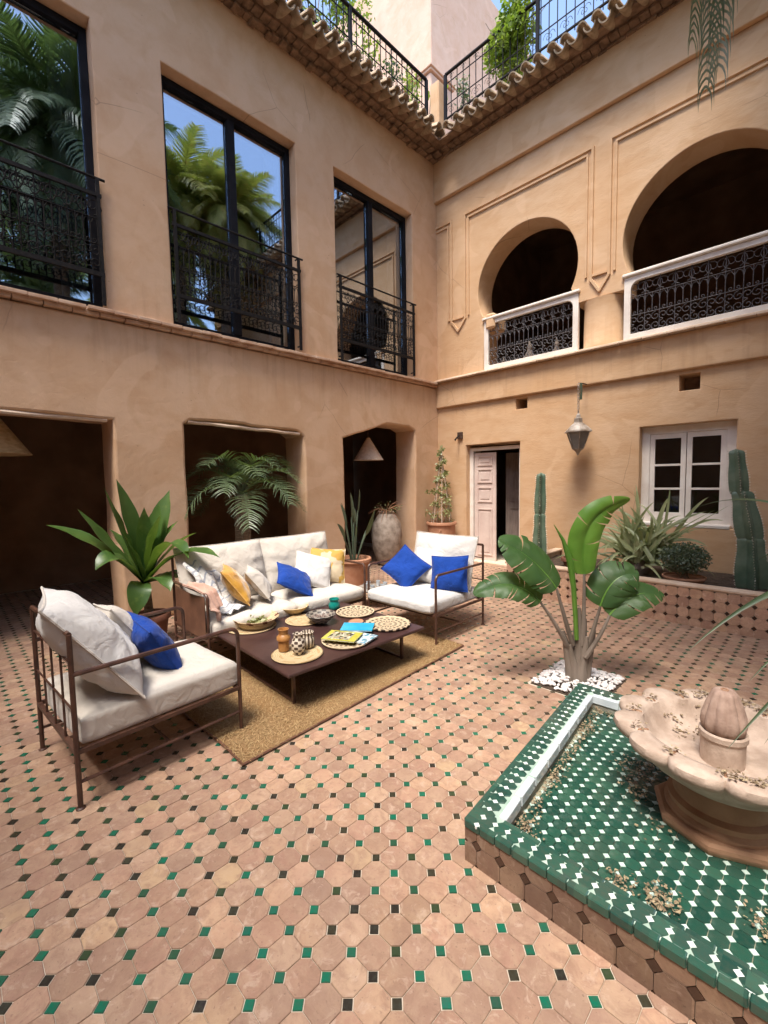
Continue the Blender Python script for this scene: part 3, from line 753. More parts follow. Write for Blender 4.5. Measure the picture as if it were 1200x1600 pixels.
# the columns stand apart from the jambs: the wall ends at the impost between arches
up_out = [(-5.60, 3.50), (-4.50, 3.50), (-4.50, 4.12), (-4.42, 4.22), (-4.42, 4.45)] + list(reversed(arch1[3:-1])) + \
         [(-2.95, 4.45), (-2.90, 4.22), (-2.17, 4.22), (-2.17, 4.40)] + list(reversed(arch2[3:-1])) + \
         [(-0.46, 4.40), (-0.46, 4.22), (0.24, 4.22), (0.33, 4.45)] + list(reversed(arch3[3:-1])) + \
         [(1.94, 4.45), (1.94, 3.50), (XR, 3.50), (XR, 7.62), (-5.60, 7.62)]
slab('arcade_wall', [up_out], 0.46, 'stucco_r', 'y', B, WR, 0.012)
for xc in (-2.535, -0.09):
    MB().lathe([(0.32, 0), (0.32, 0.03), (0.295, 0.06), (0.29, 0.62), (0.305, 0.71)], 28, (xc, B + 0.24, 3.50)).build('column', 'stucco_r', WR, 40, world=True)
MB().box((-4.37, B + 0.17, 4.345), (0.18, 0.42, 0.26), 0.03).build('impost', 'stucco_r', WR, 40, world=True)
# cornice step and frames
slab('frieze', [rect(-5.60, 6.80, XR, 7.62)], 0.08, 'stucco_r', 'y', B - 0.075, WR, 0.02)
def ridge(name, pts, o, rr_=0.021):
    l = [(x, B - o, z) for x, z in pts]; mb = MB()
    for i_, (p, q) in enumerate(zip(l, l[1:])):
        p, q = Vector(p) - Vector((0, 0.0015 * (i_ % 2), 0)), Vector(q) - Vector((0, 0.0015 * (i_ % 2), 0)); d = (q - p); L = d.length; d.normalize(); s_ = Vector((0, 1, 0)).cross(d)
        a, b = p - d * rr_ * 0.5, q + d * rr_ * 0.5
        mb.add([a + s_ * rr_ * 1.3 + Vector((0, 0.03, 0)), a + s_ * rr_ * 0.8 - Vector((0, 0.012, 0)), a - s_ * rr_ * 0.8 - Vector((0, 0.012, 0)), a - s_ * rr_ * 1.3 + Vector((0, 0.03, 0)),
                b + s_ * rr_ * 1.3 + Vector((0, 0.03, 0)), b + s_ * rr_ * 0.8 - Vector((0, 0.012, 0)), b - s_ * rr_ * 0.8 - Vector((0, 0.012, 0)), b - s_ * rr_ * 1.3 + Vector((0, 0.03, 0))],
               [(0, 1, 5, 4), (1, 2, 6, 5), (2, 3, 7, 6), (3, 2, 1, 0), (4, 5, 6, 7)])
    return mb.build(name, 'stucco_r', WR, 0, world=True)
g = 0.075
def pendant(x0, x1, zt, zb):
    """outer pair of lines of a pendant strip between two arch frames"""
    xm = (x0 + x1) / 2
    return [(x0, zt), (x0, zb), (xm, zb - 0.19), (x1, zb), (x1, zt)]
ridge('frame_moulding', [(-5.56, 6.36), (-5.20, 6.36), (-5.20, 4.53), (-5.06, 4.34), (-4.90, 4.53), (-4.90, 6.36), (-2.66, 6.36), (-2.66, 4.50), (-2.54, 4.31), (-2.41, 4.50), (-2.41, 6.36), (-0.21, 6.36), (-0.21, 4.5), (-0.09, 4.31), (0.04, 4.5), (0.04, 6.36), (2.7, 6.36)], 0.016)
ridge('inner_moulding', [(-5.56, 6.36 - g), (-5.20 - g, 6.36 - g), (-5.20 - g, 4.58), (-5.20 + 0.02, 4.58)], 0.013, 0.017)
ridge('inner_moulding', [(-4.90 + g, 4.58), (-4.90 + g, 6.36 - g), (-2.66 - g, 6.36 - g), (-2.66 - g, 4.56)], 0.013, 0.017)
ridge('inner_moulding', [(-2.41 + g, 4.54), (-2.41 + g, 6.36 - g), (-0.21 - g, 6.36 - g), (-0.21 - g, 4.56)], 0.013, 0.017)
ridge('inner_moulding', [(-5.17, 4.57), (-4.94, 4.57)], 0.014, 0.017)
ridge('inner_moulding', [(-2.63, 4.55), (-2.44, 4.55)], 0.014, 0.017)
# gallery and rooms behind
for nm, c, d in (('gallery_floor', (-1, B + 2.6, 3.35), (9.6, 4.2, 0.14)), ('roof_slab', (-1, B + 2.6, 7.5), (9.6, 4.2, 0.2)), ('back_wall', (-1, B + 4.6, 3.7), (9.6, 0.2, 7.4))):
    MB().box(c, d).build(nm, 'plaster_shade', WR, 0, world=True)
MB().box((-1, B + 2.9, 3.0), (9.6, 3.6, 0.2)).build('room_ceiling', 'plaster_shade', WR, 0, world=True)
for x in (-5.75, 3.7): MB().box((x, B + 2.6, 3.7), (0.2, 4.2, 7.4)).build('side_wall', 'plaster_shade', WR, 0, world=True)

def rrect(x0, z0, x1, z1, r, n=5, top=True):
    p = [(x0, z0), (x1, z0)]
    p += [(x1 - r + r * math.cos(a), z1 - r + r * math.sin(a)) for a in (PI / 2 * k / n for k in range(n + 1))]
    p += [(x0 + r + r * math.cos(a), z1 - r + r * math.sin(a)) for a in (PI / 2 + PI / 2 * k / n for k in range(n + 1))]
    return p
for (x0, x1) in ((-4.50, -2.84), (-2.20, -0.43), (0.25, 1.9)):
    fr = slab('arcade_railing', [rect(x0, 3.50, x1, 4.37), rrect(x0 + 0.085, 3.585, x1 - 0.085, 4.30, 0.11)], 0.06, 'white_paint', 'y', B - 0.01, WR, 0.006)
    MB().box(((x0 + x1) / 2, B + 0.02, 4.395), (x1 - x0 + 0.05, 0.13, 0.045), 0.012).build('top_rail', 'white_paint', fr, 0)
    link('scroll_panel', ironwork(x1 - x0 - 0.16, 0.74).mesh('scroll_panel', 'iron_sheen', 0), fr, (x0 + 0.08, B + 0.025, 3.575))
# doorway
dr = slab('door_frame', [[(-4.90, 0.0), (-4.82, 0.0), (-4.82, 2.10), (-3.875, 2.10), (-3.875, 0.0), (-3.80, 0.0), (-3.80, 2.16), (-4.90, 2.16)]], 0.10, 'white_paint', 'y', B + 0.12, WR, 0.004)
def door_leaf(name, wd, x, y, rz, mat):
    o = MB().box((wd / 2, 0, 1.035), (wd, 0.035, 2.05), 0.004).build(name, mat, dr, 0)
    o.location = (x, y, 0); o.rotation_euler = (0, 0, rz)
    for (z0, z1) in ((0.14, 1.02), (1.14, 1.42), (1.50, 1.76), (1.82, 2.0)):
        pm = MB()
        for (a, b, c, d) in ((0.07, z0, wd - 0.07, z0 + 0.02), (0.07, z1 - 0.02, wd - 0.07, z1), (0.07, z0 + 0.02, 0.09, z1 - 0.02), (wd - 0.09, z0 + 0.02, wd - 0.07, z1 - 0.02)):
            pm.box(((a + c) / 2, -0.024, (b + d) / 2), (c - a, 0.016, d - b))
        pm.box((wd / 2, -0.0215, (z0 + z1) / 2), (wd - 0.26, 0.010, z1 - z0 - 0.12), 0.004)
        pm.build('door_panel', mat, o, 0)
    return o
door_leaf('door_leaf', 0.44, -4.81, B + 0.16, R(5), 'pink_paint')
door_leaf('door_leaf', 0.50, -4.42, B + 0.62, R(32), 'door_shade')
MB().box((-4.35, B + 0.22, 0.018), (1.05, 0.42, 0.036), 0.006).build('threshold', 'ledge', WR, 0, world=True)
# white window
wf = slab('window', [rect(-1.97, 0.90, -0.865, 2.27), rect(-1.86, 1.01, -0.985, 2.165)], 0.10, 'white_paint', 'y', B + 0.13, WR, 0.004)
for (x0, x1) in ((-1.858, -1.427), (-1.417, -0.987)):
    xs = (x0 + 0.06, x1 - 0.06); zs = [1.07, 1.40, 1.73, 2.06 + 0.05]
    sash = slab('sash', [rect(x0, 1.012, x1, 2.163)] + [rect(xs[0], zs[k] + (0.0 if k == 0 else 0.014), xs[1], zs[k + 1] - 0.014) for k in range(3)], 0.045, 'white_paint', 'y', B + 0.145, wf, 0.003)
    for k in range(3): MB().box(((xs[0] + xs[1]) / 2, B + 0.170, (zs[k] + zs[k + 1]) / 2), (xs[1] - xs[0] + 0.01, 0.005, zs[k + 1] - zs[k] - 0.01)).build('pane', 'glass_dim', sash, 0)
MB().box((-1.42, B + 0.07, 0.91), (1.03, 0.15, 0.05), 0.01).build('sill', 'white_paint', WR, 0, world=True)

# ---------------------------------------------------------------- eaves, each tile a part
def barrel(L, r0, r1, th=0.016, n=9, up_=True):
    mb = MB()
    for (x, rad) in ((0, r0), (L, r1)):
        for q in (rad, rad - th):
            for k in range(n + 1):
                a = PI * k / n
                mb.v.append((x, q * math.cos(a), q * math.sin(a) * (1 if up_ else -1) * 1.05))
    m = n + 1
    for k in range(n):
        mb.f += [(k, k + 1, 2 * m + k + 1, 2 * m + k), (m + k + 1, m + k, 3 * m + k, 3 * m + k + 1), (k + 1, k, m + k, m + k + 1), (2 * m + k, 2 * m + k + 1, 3 * m + k + 1, 3 * m + k)]
    mb.f += [(0, 2 * m, 3 * m, m), (n, m + n, 3 * m + n, 2 * m + n)]
    return mb
tm_up = barrel(0.54, 0.062, 0.072).mesh('roof_tile', 'rooftile', 40); tm_dn = barrel(0.52, 0.088, 0.082, up_=False).mesh('roof_tile', 'rooftile', 40)
e_out = 0.50
def eave(parent, n, along, rr_):
    for k in range(n):
        for kind in (0, 1):
            s_ = k * 0.205 + kind * 0.1025
            jx, jz, ja = rr_.uniform(-0.012, 0.012), rr_.uniform(-0.006, 0.006), rr_.uniform(-0.03, 0.03)
            me = tm_up if kind == 0 else tm_dn
            if along == 'L':   # tile axis x outward
                loc = (A + e_out - 0.46 + jx, 6.45 - s_, 7.745 + (0.02 if kind == 0 else 0.0) + jz); rot = (0, R(17), ja)
            else:
                loc = (-4.90 + s_, B - e_out + 0.46 + jx, 7.745 + (0.02 if kind == 0 else 0.0) + jz); rot = (0, R(17), R(-90) + ja)
            link('roof_tile', me, parent, loc, True, rot=rot)
eave(WL, 41, 'L', random.Random(1)); eave(WR, 40, 'R', random.Random(2))
# corner tile
link('corner_tile', barrel(0.6, 0.085, 0.10).mesh('corner_tile', 'rooftile', 40), WL, (A + 0.02, B - 0.02, 7.80), True, rot=(0, R(14), R(-45)))
for (o_, z0, z1) in ((0.12, 7.50, 7.548), (0.24, 7.55, 7.598), (0.36, 7.60, 7.70)): MB().box((A + o_ / 2 - 0.02, B - o_ / 2 + 0.02, (z0 + z1) / 2), (o_ + 0.03, o_ + 0.03, z1 - z0), 0.006).build('corner_block', 'brick_dark', WL, 0, world=True)
# soffit: boards of brick stepping outwards
r13 = random.Random(16)
for i, (z, o_, h) in enumerate(((7.525, 0.10, 0.042), (7.572, 0.22, 0.045))):
    bmesh_ = MB().box((0, 0, 0), (0.24, 0.118, h), 0.006).mesh('corbel_brick', 'brick_dark', 0)
    for k in range(78):
        s_ = k * 0.124 + (i % 2) * 0.062
        if 6.95 - o_ - s_ > -2.3: link('corbel_brick', bmesh_, WL, (A + o_ - 0.12 + r13.uniform(-0.012, 0.012), 6.98 - o_ - s_, z + r13.uniform(-0.004, 0.004)), True, rot=(0, r13.uniform(-0.03, 0.03), r13.uniform(-0.05, 0.05)))
        if -5.46 + o_ + s_ < 3.4 and k < 72: link('corbel_brick', bmesh_, WR, (-5.48 + o_ + s_, B - o_ + 0.12 + r13.uniform(-0.012, 0.012), z + r13.uniform(-0.004, 0.004)), True, rot=(0, r13.uniform(-0.03, 0.03), R(90) + r13.uniform(-0.05, 0.05)))
MB().add([(A, -2.6, 7.605), (A, 6.9, 7.605), (A + 0.38, 6.67, 7.585), (A + 0.38, -2.6, 7.585), (A, -2.6, 7.64), (A, 6.9, 7.64), (A + 0.38, 6.67, 7.615), (A + 0.38, -2.6, 7.615)], [(0, 1, 2, 3), (7, 6, 5, 4), (3, 2, 6, 7)]).build('soffit_board', 'brick_dark', WL, 0, world=True)
MB().add([(-5.4, B, 7.605), (3.6, B, 7.605), (3.6, B - 0.38, 7.585), (-5.18, B - 0.38, 7.585), (-5.4, B, 7.64), (3.6, B, 7.64), (3.6, B - 0.38, 7.615), (-5.18, B - 0.38, 7.615)], [(3, 2, 1, 0), (4, 5, 6, 7), (7, 6, 2, 3)]).build('soffit_board', 'brick_dark', WR, 0, world=True)
db = MB().box((0, 0, 0), (0.12, 0.085, 0.034), 0.005).mesh('dentil_brick', 'brick_dark', 0)
r3 = random.Random(6)
for k in range(34):
    link('dentil_brick', db, WL, (A + 0.08 + r3.uniform(-0.04, 0.02), 6.7 - k * 0.235 + r3.uniform(-0.05, 0.05), 7.485 + r3.uniform(-0.006, 0.006)), True, rot=(0, 0, r3.uniform(-0.15, 0.15)))
    if r3.random() < 0.25: continue

# the two sides of the courtyard behind the viewer
MB().box((6.6, 1.6, 3.8), (0.4, 10.6, 7.6), 0.02).build('courtyard_wall', 'stucco', None, 0)
tag(bpy.data.objects['courtyard_wall'], 'plain ochre courtyard wall behind and right of the viewer', 'wall')
tag(MB().box((0.3, -3.0, 3.8), (12.1, 0.4, 7.6), 0.02).build('courtyard_wall', 'stucco', None, 0), 'plain ochre courtyard wall behind the viewer facing the arches', 'wall')
MB()

# ---------------------------------------------------------------- terrace above
tf = struct(MB().box((A - 3, 6, 7.79), (5.9, 17, 0.10)).box((1, B + 4.0, 7.79), (7.1, 7.8, 0.10)).build('terrace_floor', 'brick_dark', None, 0))
TH = thing('roof_house', 'pink plastered block rising from the terrace behind the corner', 'building', (-8.0, 10.2, 7.84))
MB().box((-10.1, 12.6, 12.0), (4.3, 5.4, 8.3), 0.03).build('wall', 'terrace_wall', TH, 0, world=True)
MB().box((-8.15, 9.97, 9.9), (1.0, 0.9, 4.1), 0.03).build('pier', 'terrace_wall', TH, 0, world=True)
for z, o_ in ((11.99, 0.05), (12.05, 0.09), (12.11, 0.04)): MB().box((-8.15, 9.97, z), (1.0 + 2 * o_, 0.9 + 2 * o_, 0.058), 0.01).build('cornice', 'terrace_wall', TH, 0, world=True)
arch = MB().tube([(-9.6 + 0.35 * math.cos(a), 9.88, 10.2 + 0.35 * math.sin(a)) for a in (PI * k / 10 for k in range(11))], 0.05, 6).build('arch_moulding', 'terrace_wall', TH, world=True)
tw = thing('roof_house', 'distant ochre block with a timber edge above the right terrace rail', 'building', (-5.2, 14.5, 7.84))
MB().box((-6.0, 16.5, 10.5), (2.4, 3.0, 5.3), 0.03).build('wall', 'terrace_wall', tw, 0, world=True)
MB().box((-6.0, 14.9, 13.2), (2.7, 0.35, 0.12), 0.02).build('timber_edge', 'wood_dark', tw, 0, world=True)

def terrace_rail(label, p0, p1, zb, zt, name='terrace_railing'):
    p0, p1 = Vector((*p0, 0)), Vector((*p1, 0)); L = (p1 - p0).length; an = math.atan2((p1 - p0).y, (p1 - p0).x)
    t = thing(name, label, 'railing', (p0.x, p0.y, zb), an, 'wrought iron railings round the terrace')
    h = zt - zb
    MB().box((L / 2, 0, h), (L, 0.05, 0.035), 0.006).build('top_rail', 'iron', t, 0)
    MB().box((L / 2, 0, 0.06), (L, 0.03, 0.02)).build('bottom_rail', 'iron', t, 0)
    MB().box((L / 2, 0, h * 0.80), (L, 0.012, 0.012)).box((L / 2, 0, h * 0.36), (L, 0.012, 0.012)).build('middle_rail', 'iron', t, 0)
    n = int(L / 1.6)
    for k in range(n + 1):
        MB().box((L * k / n, 0, h / 2), (0.05, 0.05, h), 0.004).build('post', 'steel', t, 0)
    me = MB().box((0, 0, h / 2), (0.011, 0.011, h)).mesh('baluster', 'iron', 0); nb_ = int(L / 0.125)
    for k in range(1, nb_): link('baluster', me, t, (L * k / nb_, 0, 0))
    g_ = MB(); m = int(L / 0.25)
    for k in range(m):
        x = (k + 0.5) * L / m
        for sx in (-1, 1):
            g_.tube([(x + sx * (0.02 + 0.045 * (1 - q / 12)) * (1 + math.cos(q * 0.62)) * 0.7, 0.004, h * 0.22 + 0.075 * math.sin(q * 0.62) * (1 - q / 16)) for q in range(13)], 0.0035, 4, cap=False)
            g_.tube([(x + sx * (0.01 + 0.03 * (1 - q / 12)) * (1 + math.cos(q * 0.62)) * 0.7, 0.004, h * 0.90 + 0.03 * math.sin(q * 0.62)) for q in range(13)], 0.003, 4, cap=False)
    stuff(g_.build('scrollwork', 'iron', t, 0))
    return t
terrace_rail('black iron terrace railing running along the left wing to the corner', (-5.30, 6.47), (-5.30, -2.3), 7.86, 8.55)
terrace_rail('black iron terrace railing above the arches, starting at the corner', (-5.12, 6.78), (3.5, 6.78), 7.90, 8.70)
tag(MB().box((-5.33, 6.82, 8.25), (0.2, 0.2, 0.86), 0.02).build('corner_pier', 'stucco_r', None, 0), 'slim ochre pier between the two terrace railings at the corner', 'pier')

# ================================================================ POOL AND BASIN
PT = 0.185            # rim top
FP = thing('fountain_pool', 'low raised fountain pool lined with green and white glazed tiles in the foreground', 'fountain', (0, 2.2, 0))
def skew(u, v):        # pool plan: left side leans a little
    return (lerp(-1.03, 1.6, u) - 0.15 * v * (1 - u), lerp(1.46, lerp(3.02, 3.18, u), v))
RW = 0.13
def quad_slab(mb, pts, z0, z1):
    n = len(pts); mb.add([(x, y, z0) for x, y in pts] + [(x, y, z1) for x, y in pts], [tuple(reversed(range(n))), tuple(range(n, 2 * n))] + [(i, (i + 1) % n, n + (i + 1) % n, n + i) for i in range(n)])
OUT = [(-1.03, 1.46), (1.6, 1.46), (1.6, 3.18), (-1.18, 3.02)]
INN = [(-0.905, 1.565), (1.47, 1.565), (1.47, 3.04), (-1.045, 2.90)]
OUT2 = [(x + (0.012 if x < 0 else -0.012), y + (0.012 if y < 2 else -0.012)) for x, y in OUT]
m_ = MB(); quad_slab(m_, OUT2, 0, 0.088)
for i in range(4):
    j = (i + 1) % 4; quad_slab(m_, [OUT2[i], OUT2[j], INN[j], INN[i]], 0.0885, 0.15)
m_.build('pool_base', 'grout', FP, 0, world=True)
m_ = MB()
for i in range(4):
    j = (i + 1) % 4; a, b, c, d = OUT[i], OUT[j], INN[j], INN[i]
    sh = lambda p, q: (lerp(p[0], q[0], 0.09), lerp(p[1], q[1], 0.09))
    a2, b2 = sh(a, d), sh(b, c); quad_slab(m_, [a2, b2, c, d], 0.08, PT - 0.004)
m_.build('pool_kerb', 'grout_g', FP, 0, world=True)
def inside(poly, x, y, m=0.0):
    for i in range(len(poly)):
        (x0, y0), (x1, y1) = poly[i], poly[(i + 1) % len(poly)]
        L = math.hypot(x1 - x0, y1 - y0)
        if ((x1 - x0) * (y - y0) - (y1 - y0) * (x - x0)) / L < m: return False
    return True
po = octagon(DP, 0.0122, 0.008, 0.0010, 0.0013); pd = diamond(0.0140, 0.008, 0.0008, 0.0006)
O_, D_ = [], []
for i in range(-8, 40):
    for j in range(-5, 26):
        x, y = -0.69 + i * DP, 1.72 + j * DP
        if inside(INN, x, y, 0.008): D_.append((x, y))
        if inside(INN, x + DP / 2, y + DP / 2, 0.012): O_.append((x + DP / 2, y + DP / 2))
Mz = Matrix.Translation((0, 0, 0.098))
lay(FP, 'pool_tile', po, 'green', O_, 300, Mz, amp=0.0004); lay(FP, 'white_tile', pd, 'white_glaze', D_, 300, Mz, amp=0.0004)
# rim tiles: one run of octagons with white diamonds between, on each side
def rim_run(p, q, inward, cnt=None):
    p, q = Vector((*p, 0)), Vector((*q, 0)); L = (q - p).length; d = (q - p).normalized(); n = round(L / 0.056); st = L / n; nn = Vector((-d.y, d.x, 0)) * inward
    an = math.atan2(d.y, d.x)
    return [(p + d * st * (k + 0.5) + nn * 0.058, an, p + d * st * (k + 1) + nn * 0.058, nn) for k in range(n)], st
ro = MB(); h = 0.0262
ro.v = []; c_ = 0.0145
ringp = [(h, -0.030 + c_), (h, 0.030 - c_), (h - c_, 0.036), (-h + c_, 0.036), (-h, 0.030 - c_), (-h, -0.030 + c_), (-h + c_, -0.036), (h - c_, -0.036)]
ro.v = [(x, y, -0.012) for x, y in ringp] + [(x, y, -0.0012) for x, y in ringp] + [(x * 0.95, y * 0.95, 0) for x, y in ringp]
for a in (0, 8):
    for i in range(8): j = (i + 1) % 8; ro.f.append((a + i, a + j, a + 8 + j, a + 8 + i))
ro.f.append(tuple(range(16, 24)))
rmesh = ro.mesh('rim_tile', 'green', 0); wm = diamond(0.0140, 0.012, 0.0008, 0.0006).mesh('white_tile', 'white_glaze', 0)
em = MB().box((0, 0, 0), (0.0690, 0.030, 0.036), 0.004).mesh('edge_tile', 'green', 30)
im = MB().box((0, 0, 0), (0.076, 0.026, 0.05), 0.003).mesh('inner_edge_tile', 'green', 30)
im2 = MB().box((0, 0, 0), (0.154, 0.034, 0.05), 0.003).mesh('inner_edge_tile', 'sky_reflect', 30)
r4 = random.Random(9)
for si, (p, q, ip, iq) in enumerate(((OUT[0], OUT[1], INN[0], INN[1]), (OUT[3], OUT[0], INN[3], INN[0]), (OUT[2], OUT[3], INN[2], INN[3]))):
    run, st = rim_run(p, q, 1)
    for (c, an, c2, nn) in run:
        if c.x > 1.2: continue
        link('rim_tile', rmesh, FP, tuple(c + Vector((0, 0, PT + r4.uniform(-0.0005, 0.0005)))), True, rot=(0, 0, an + r4.uniform(-0.02, 0.02)))
        for off in (0,):
            link('white_tile', wm, FP, tuple(c2 + nn * 0.0 + Vector((0, 0, PT + 0.0006))), True, rot=(0, 0, an))
    P, Q = Vector((*p, 0)), Vector((*q, 0)); d = (Q - P).normalized(); L = (Q - P).length; an = math.atan2(d.y, d.x); nn = Vector((-d.y, d.x, 0)); n = int(L / 0.0705)
    for k in range(n):
        c = P + d * (L * (k + 0.5) / n) + nn * 0.012
        if c.x < 1.25: link('edge_tile', em, FP, (c.x, c.y, PT - 0.0185), True, rot=(0, 0, an + r4.uniform(-0.01, 0.01)))
        for zz in (0,):
            pass
    P, Q = Vector((*ip, 0)), Vector((*iq, 0)); d = (Q - P).normalized(); L = (Q - P).length; an = math.atan2(d.y, d.x); nn = Vector((-d.y, d.x, 0))
    big = si > 0; n = int(L / (0.155 if big else 0.077))
    for k in range(n):
        c = P + d * (L * (k + 0.5) / n) + nn * -0.010
        if c.x < 1.25: link('inner_edge_tile', im2 if big else im, FP, (c.x, c.y, PT - 0.024), True, rot=(0, 0, an + r4.uniform(-0.008, 0.008)))
# terracotta skirt below the rim
sk_o = octagon(D, cut * 1.42, 0.012, 0.0016, 0.0011); sk_d = diamond(cut * 1.42, 0.012, 0.001, 0.0016)
def clip(poly, k, lim, sgn):
    out = []
    for i in range(len(poly)):
        a, b = poly[i], poly[(i + 1) % len(poly)]; da, db = (a[k] - lim) * sgn, (b[k] - lim) * sgn
        if da <= 0: out.append(a)
        if da * db < 0: t = da / (da - db); out.append((lerp(a[0], b[0], t), lerp(a[1], b[1], t)))
    return out
def skirt(p, q, z1, mat_o, mat_d, parent, x0, z0, dz):
    """octagon wall tiling from p to q (plan), rows up to z1; tiles cut at the edges are left out"""
    P, Q = Vector((*p, 0)), Vector((*q, 0)); d = (Q - P).normalized(); L = (Q - P).length; nrm = Vector((d.y, -d.x, 0))
    M0 = Matrix(((d.x, 0, nrm.x, P.x), (d.y, 0, nrm.y, P.y), (0, 1, 0, 0), (0, 0, 0, 1)))
    oo, dd = [], []; M1 = Matrix.Translation(nrm * 0.006) @ M0; rl = Vector(ROOTLOC[parent.name]); g_ = 0.0012
    shapes = {'o': (sk_o, [], mat_o, 'wall_tile'), 'd': (sk_d, [], mat_d, 'dark_tile')}
    for i in range(-2, int(L / D) + 2):
        for j in range(-2, int(z1 / D) + 2):
            for key, off in (('d', 0), ('o', D / 2)):
                u, v = x0 + i * D + off, z0 + j * D + off; proto, full, mt, nm = shapes[key]; nn_ = 8 if key == 'o' else 4
                ring = [(p[0] + u, p[1] + v) for p in proto.v[nn_:2 * nn_]]; xs = [p[0] for p in ring]; ys = [p[1] for p in ring]
                if max(xs) < 0.004 or min(xs) > L - 0.004 or max(ys) < 0.004 or min(ys) > z1 - 0.004: continue
                if min(xs) > g_ and max(xs) < L - g_ and min(ys) > 0 and max(ys) < z1 - g_: full.append((u, v)); continue
                q = clip(clip(clip(clip(ring, 0, L - g_, 1), 0, g_, -1), 1, z1 - g_, 1), 1, 0.0, -1)
                if len(q) < 3: continue
                n_ = len(q); mb = MB(); mb.add([M1 @ Vector((a, b, -0.012)) - rl for a, b in q] + [M1 @ Vector((a, b, 0)) - rl for a, b in q], [tuple(range(n_, 2 * n_))] + [(k, (k + 1) % n_, n_ + (k + 1) % n_, n_ + k) for k in range(n_)])
                mb.build(nm, mt, parent, 0)
    for key in 'od': proto, full, mt, nm = shapes[key]; lay(parent, nm, proto, mt, full, 300, M1)
# skirt row centred under the rim; tiles sink below the floor line like cut tiles
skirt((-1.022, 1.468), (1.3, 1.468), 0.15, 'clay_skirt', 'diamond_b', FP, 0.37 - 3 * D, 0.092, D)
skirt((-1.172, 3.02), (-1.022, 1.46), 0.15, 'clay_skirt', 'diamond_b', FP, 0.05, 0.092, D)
wt = MB(); quad_slab(wt, [(-0.90, 1.57), (1.465, 1.57), (1.465, 3.035), (-1.04, 2.895)], 0.1155, 0.116)
wo_ = MB().add([(-0.90, 1.57, 0.112), (1.465, 1.57, 0.112), (1.465, 3.035, 0.112), (-1.04, 2.895, 0.112)], [(0, 1, 2, 3)]).build('water', 'water', None, 0); struct(wo_)

FB = thing('stone_fountain', 'pink stone fountain bowl with a scalloped rim and fluted bud on a round foot', 'fountain', (-0.29, 2.30, 0.10))
N = 12
def scal(a): return 1 + 0.17 * (abs(math.cos(a * N / 2)) ** 0.5) - 0.13
def bowl_pt(prof, ripple):
    mb = MB(); n = 240
    for (r, z, s_) in prof:
        for k in range(n):
            a = 2 * PI * k / n; f = 1 + (scal(a + 0.1) - 1) * s_
            mb.v.append((r * f * math.cos(a), r * f * math.sin(a), z + ripple * s_ * abs(math.cos((a + 0.1) * N / 2))))
    for i in range(len(prof) - 1):
        for k in range(n):
            k2 = (k + 1) % n; mb.f.append((i * n + k, i * n + k2, (i + 1) * n + k2, (i + 1) * n + k))
    mb.f.append(tuple(reversed(range(n)))); mb.f.append(tuple((len(prof) - 1) * n + k for k in range(n)))
    return mb
bowl_pt([(0.20, 0.215, 0), (0.27, 0.23, 0.1), (0.335, 0.27, 0.4), (0.395, 0.325, 0.9), (0.432, 0.338, 1), (0.446, 0.362, 1.05), (0.442, 0.385, 1.0), (0.425, 0.394, 0.95), (0.36, 0.398, 0.5), (0.332, 0.392, 0.15), (0.318, 0.36, 0), (0.285, 0.315, 0), (0.24, 0.288, 0), (0.12, 0.272, 0), (0.02, 0.272, 0)], 0.014).build('bowl', 'stone', FB, 50).scale = (0.90, 0.90, 1)
# dark tubes painted in as the shade of grooves between the rim petals
g_ = MB()
for k in range(N):
    a = 2 * PI * (k + 0.5) / N - 0.1
    g_.tube([(r * math.cos(a), r * math.sin(a), z_) for r, z_ in ((0.335, 0.398), (0.36, 0.398), (0.375, 0.393), (0.388, 0.378))], [0.004, 0.006, 0.009, 0.009], 6)
stuff(g_.build('groove_shade', 'stone_d', FB)).scale = (0.90, 0.90, 1)
MB().lathe([(0.20, 0.0), (0.205, 0.06), (0.19, 0.075), (0.195, 0.10), (0.175, 0.115), (0.175, 0.19), (0.205, 0.205), (0.21, 0.235), (0.19, 0.24)], 40).build('pedestal', 'stone_d', FB, 35)
MB().lathe([(0.245, 0), (0.25, 0.02), (0.248, 0.035), (0.235, 0.045), (0.2, 0.046)], 8).build('foot_slab', 'stone_d', FB, 20)
for k in range(10):      # carved panels round the neck
    a = 2 * PI * k / 10
    MB().box((0, 0, 0), (0.018, 0.095, 0.055), 0.006, Matrix.Rotation(a, 3, 'Z')).build('neck_panel', 'stone', FB, 20, loc=(0.20 * math.cos(a), 0.20 * math.sin(a), 0.245))
MB().lathe([(0.115, 0.27), (0.118, 0.375), (0.128, 0.385), (0.128, 0.405), (0.118, 0.412), (0.105, 0.405), (0.098, 0.385)], 40).build('collar', 'stone', FB, 40).scale = (0.68, 0.68, 1)
MB().lathe([(0.062, 0.39), (0.082, 0.41), (0.088, 0.44), (0.084, 0.475), (0.070, 0.525), (0.052, 0.572), (0.042, 0.588), (0.03, 0.592), (0.0001, 0.590)], 72, rfun=lambda a, z: 1 + (0.20 * abs(math.sin(a * 5)) ** 0.55 - 0.14) * (1 if z < 0.575 else 0.3)).build('fluted_bud', 'stone_bud', FB, 60, loc=(0, 0, 0.03)).scale = (0.90, 0.90, 0.94)
MB().tube([(0.012 * math.cos(k * 1.1), 0.012 * math.sin(k * 1.1), 0.586) for k in range(7)], 0.004, 5).build('spout', 'stone_d', FB)

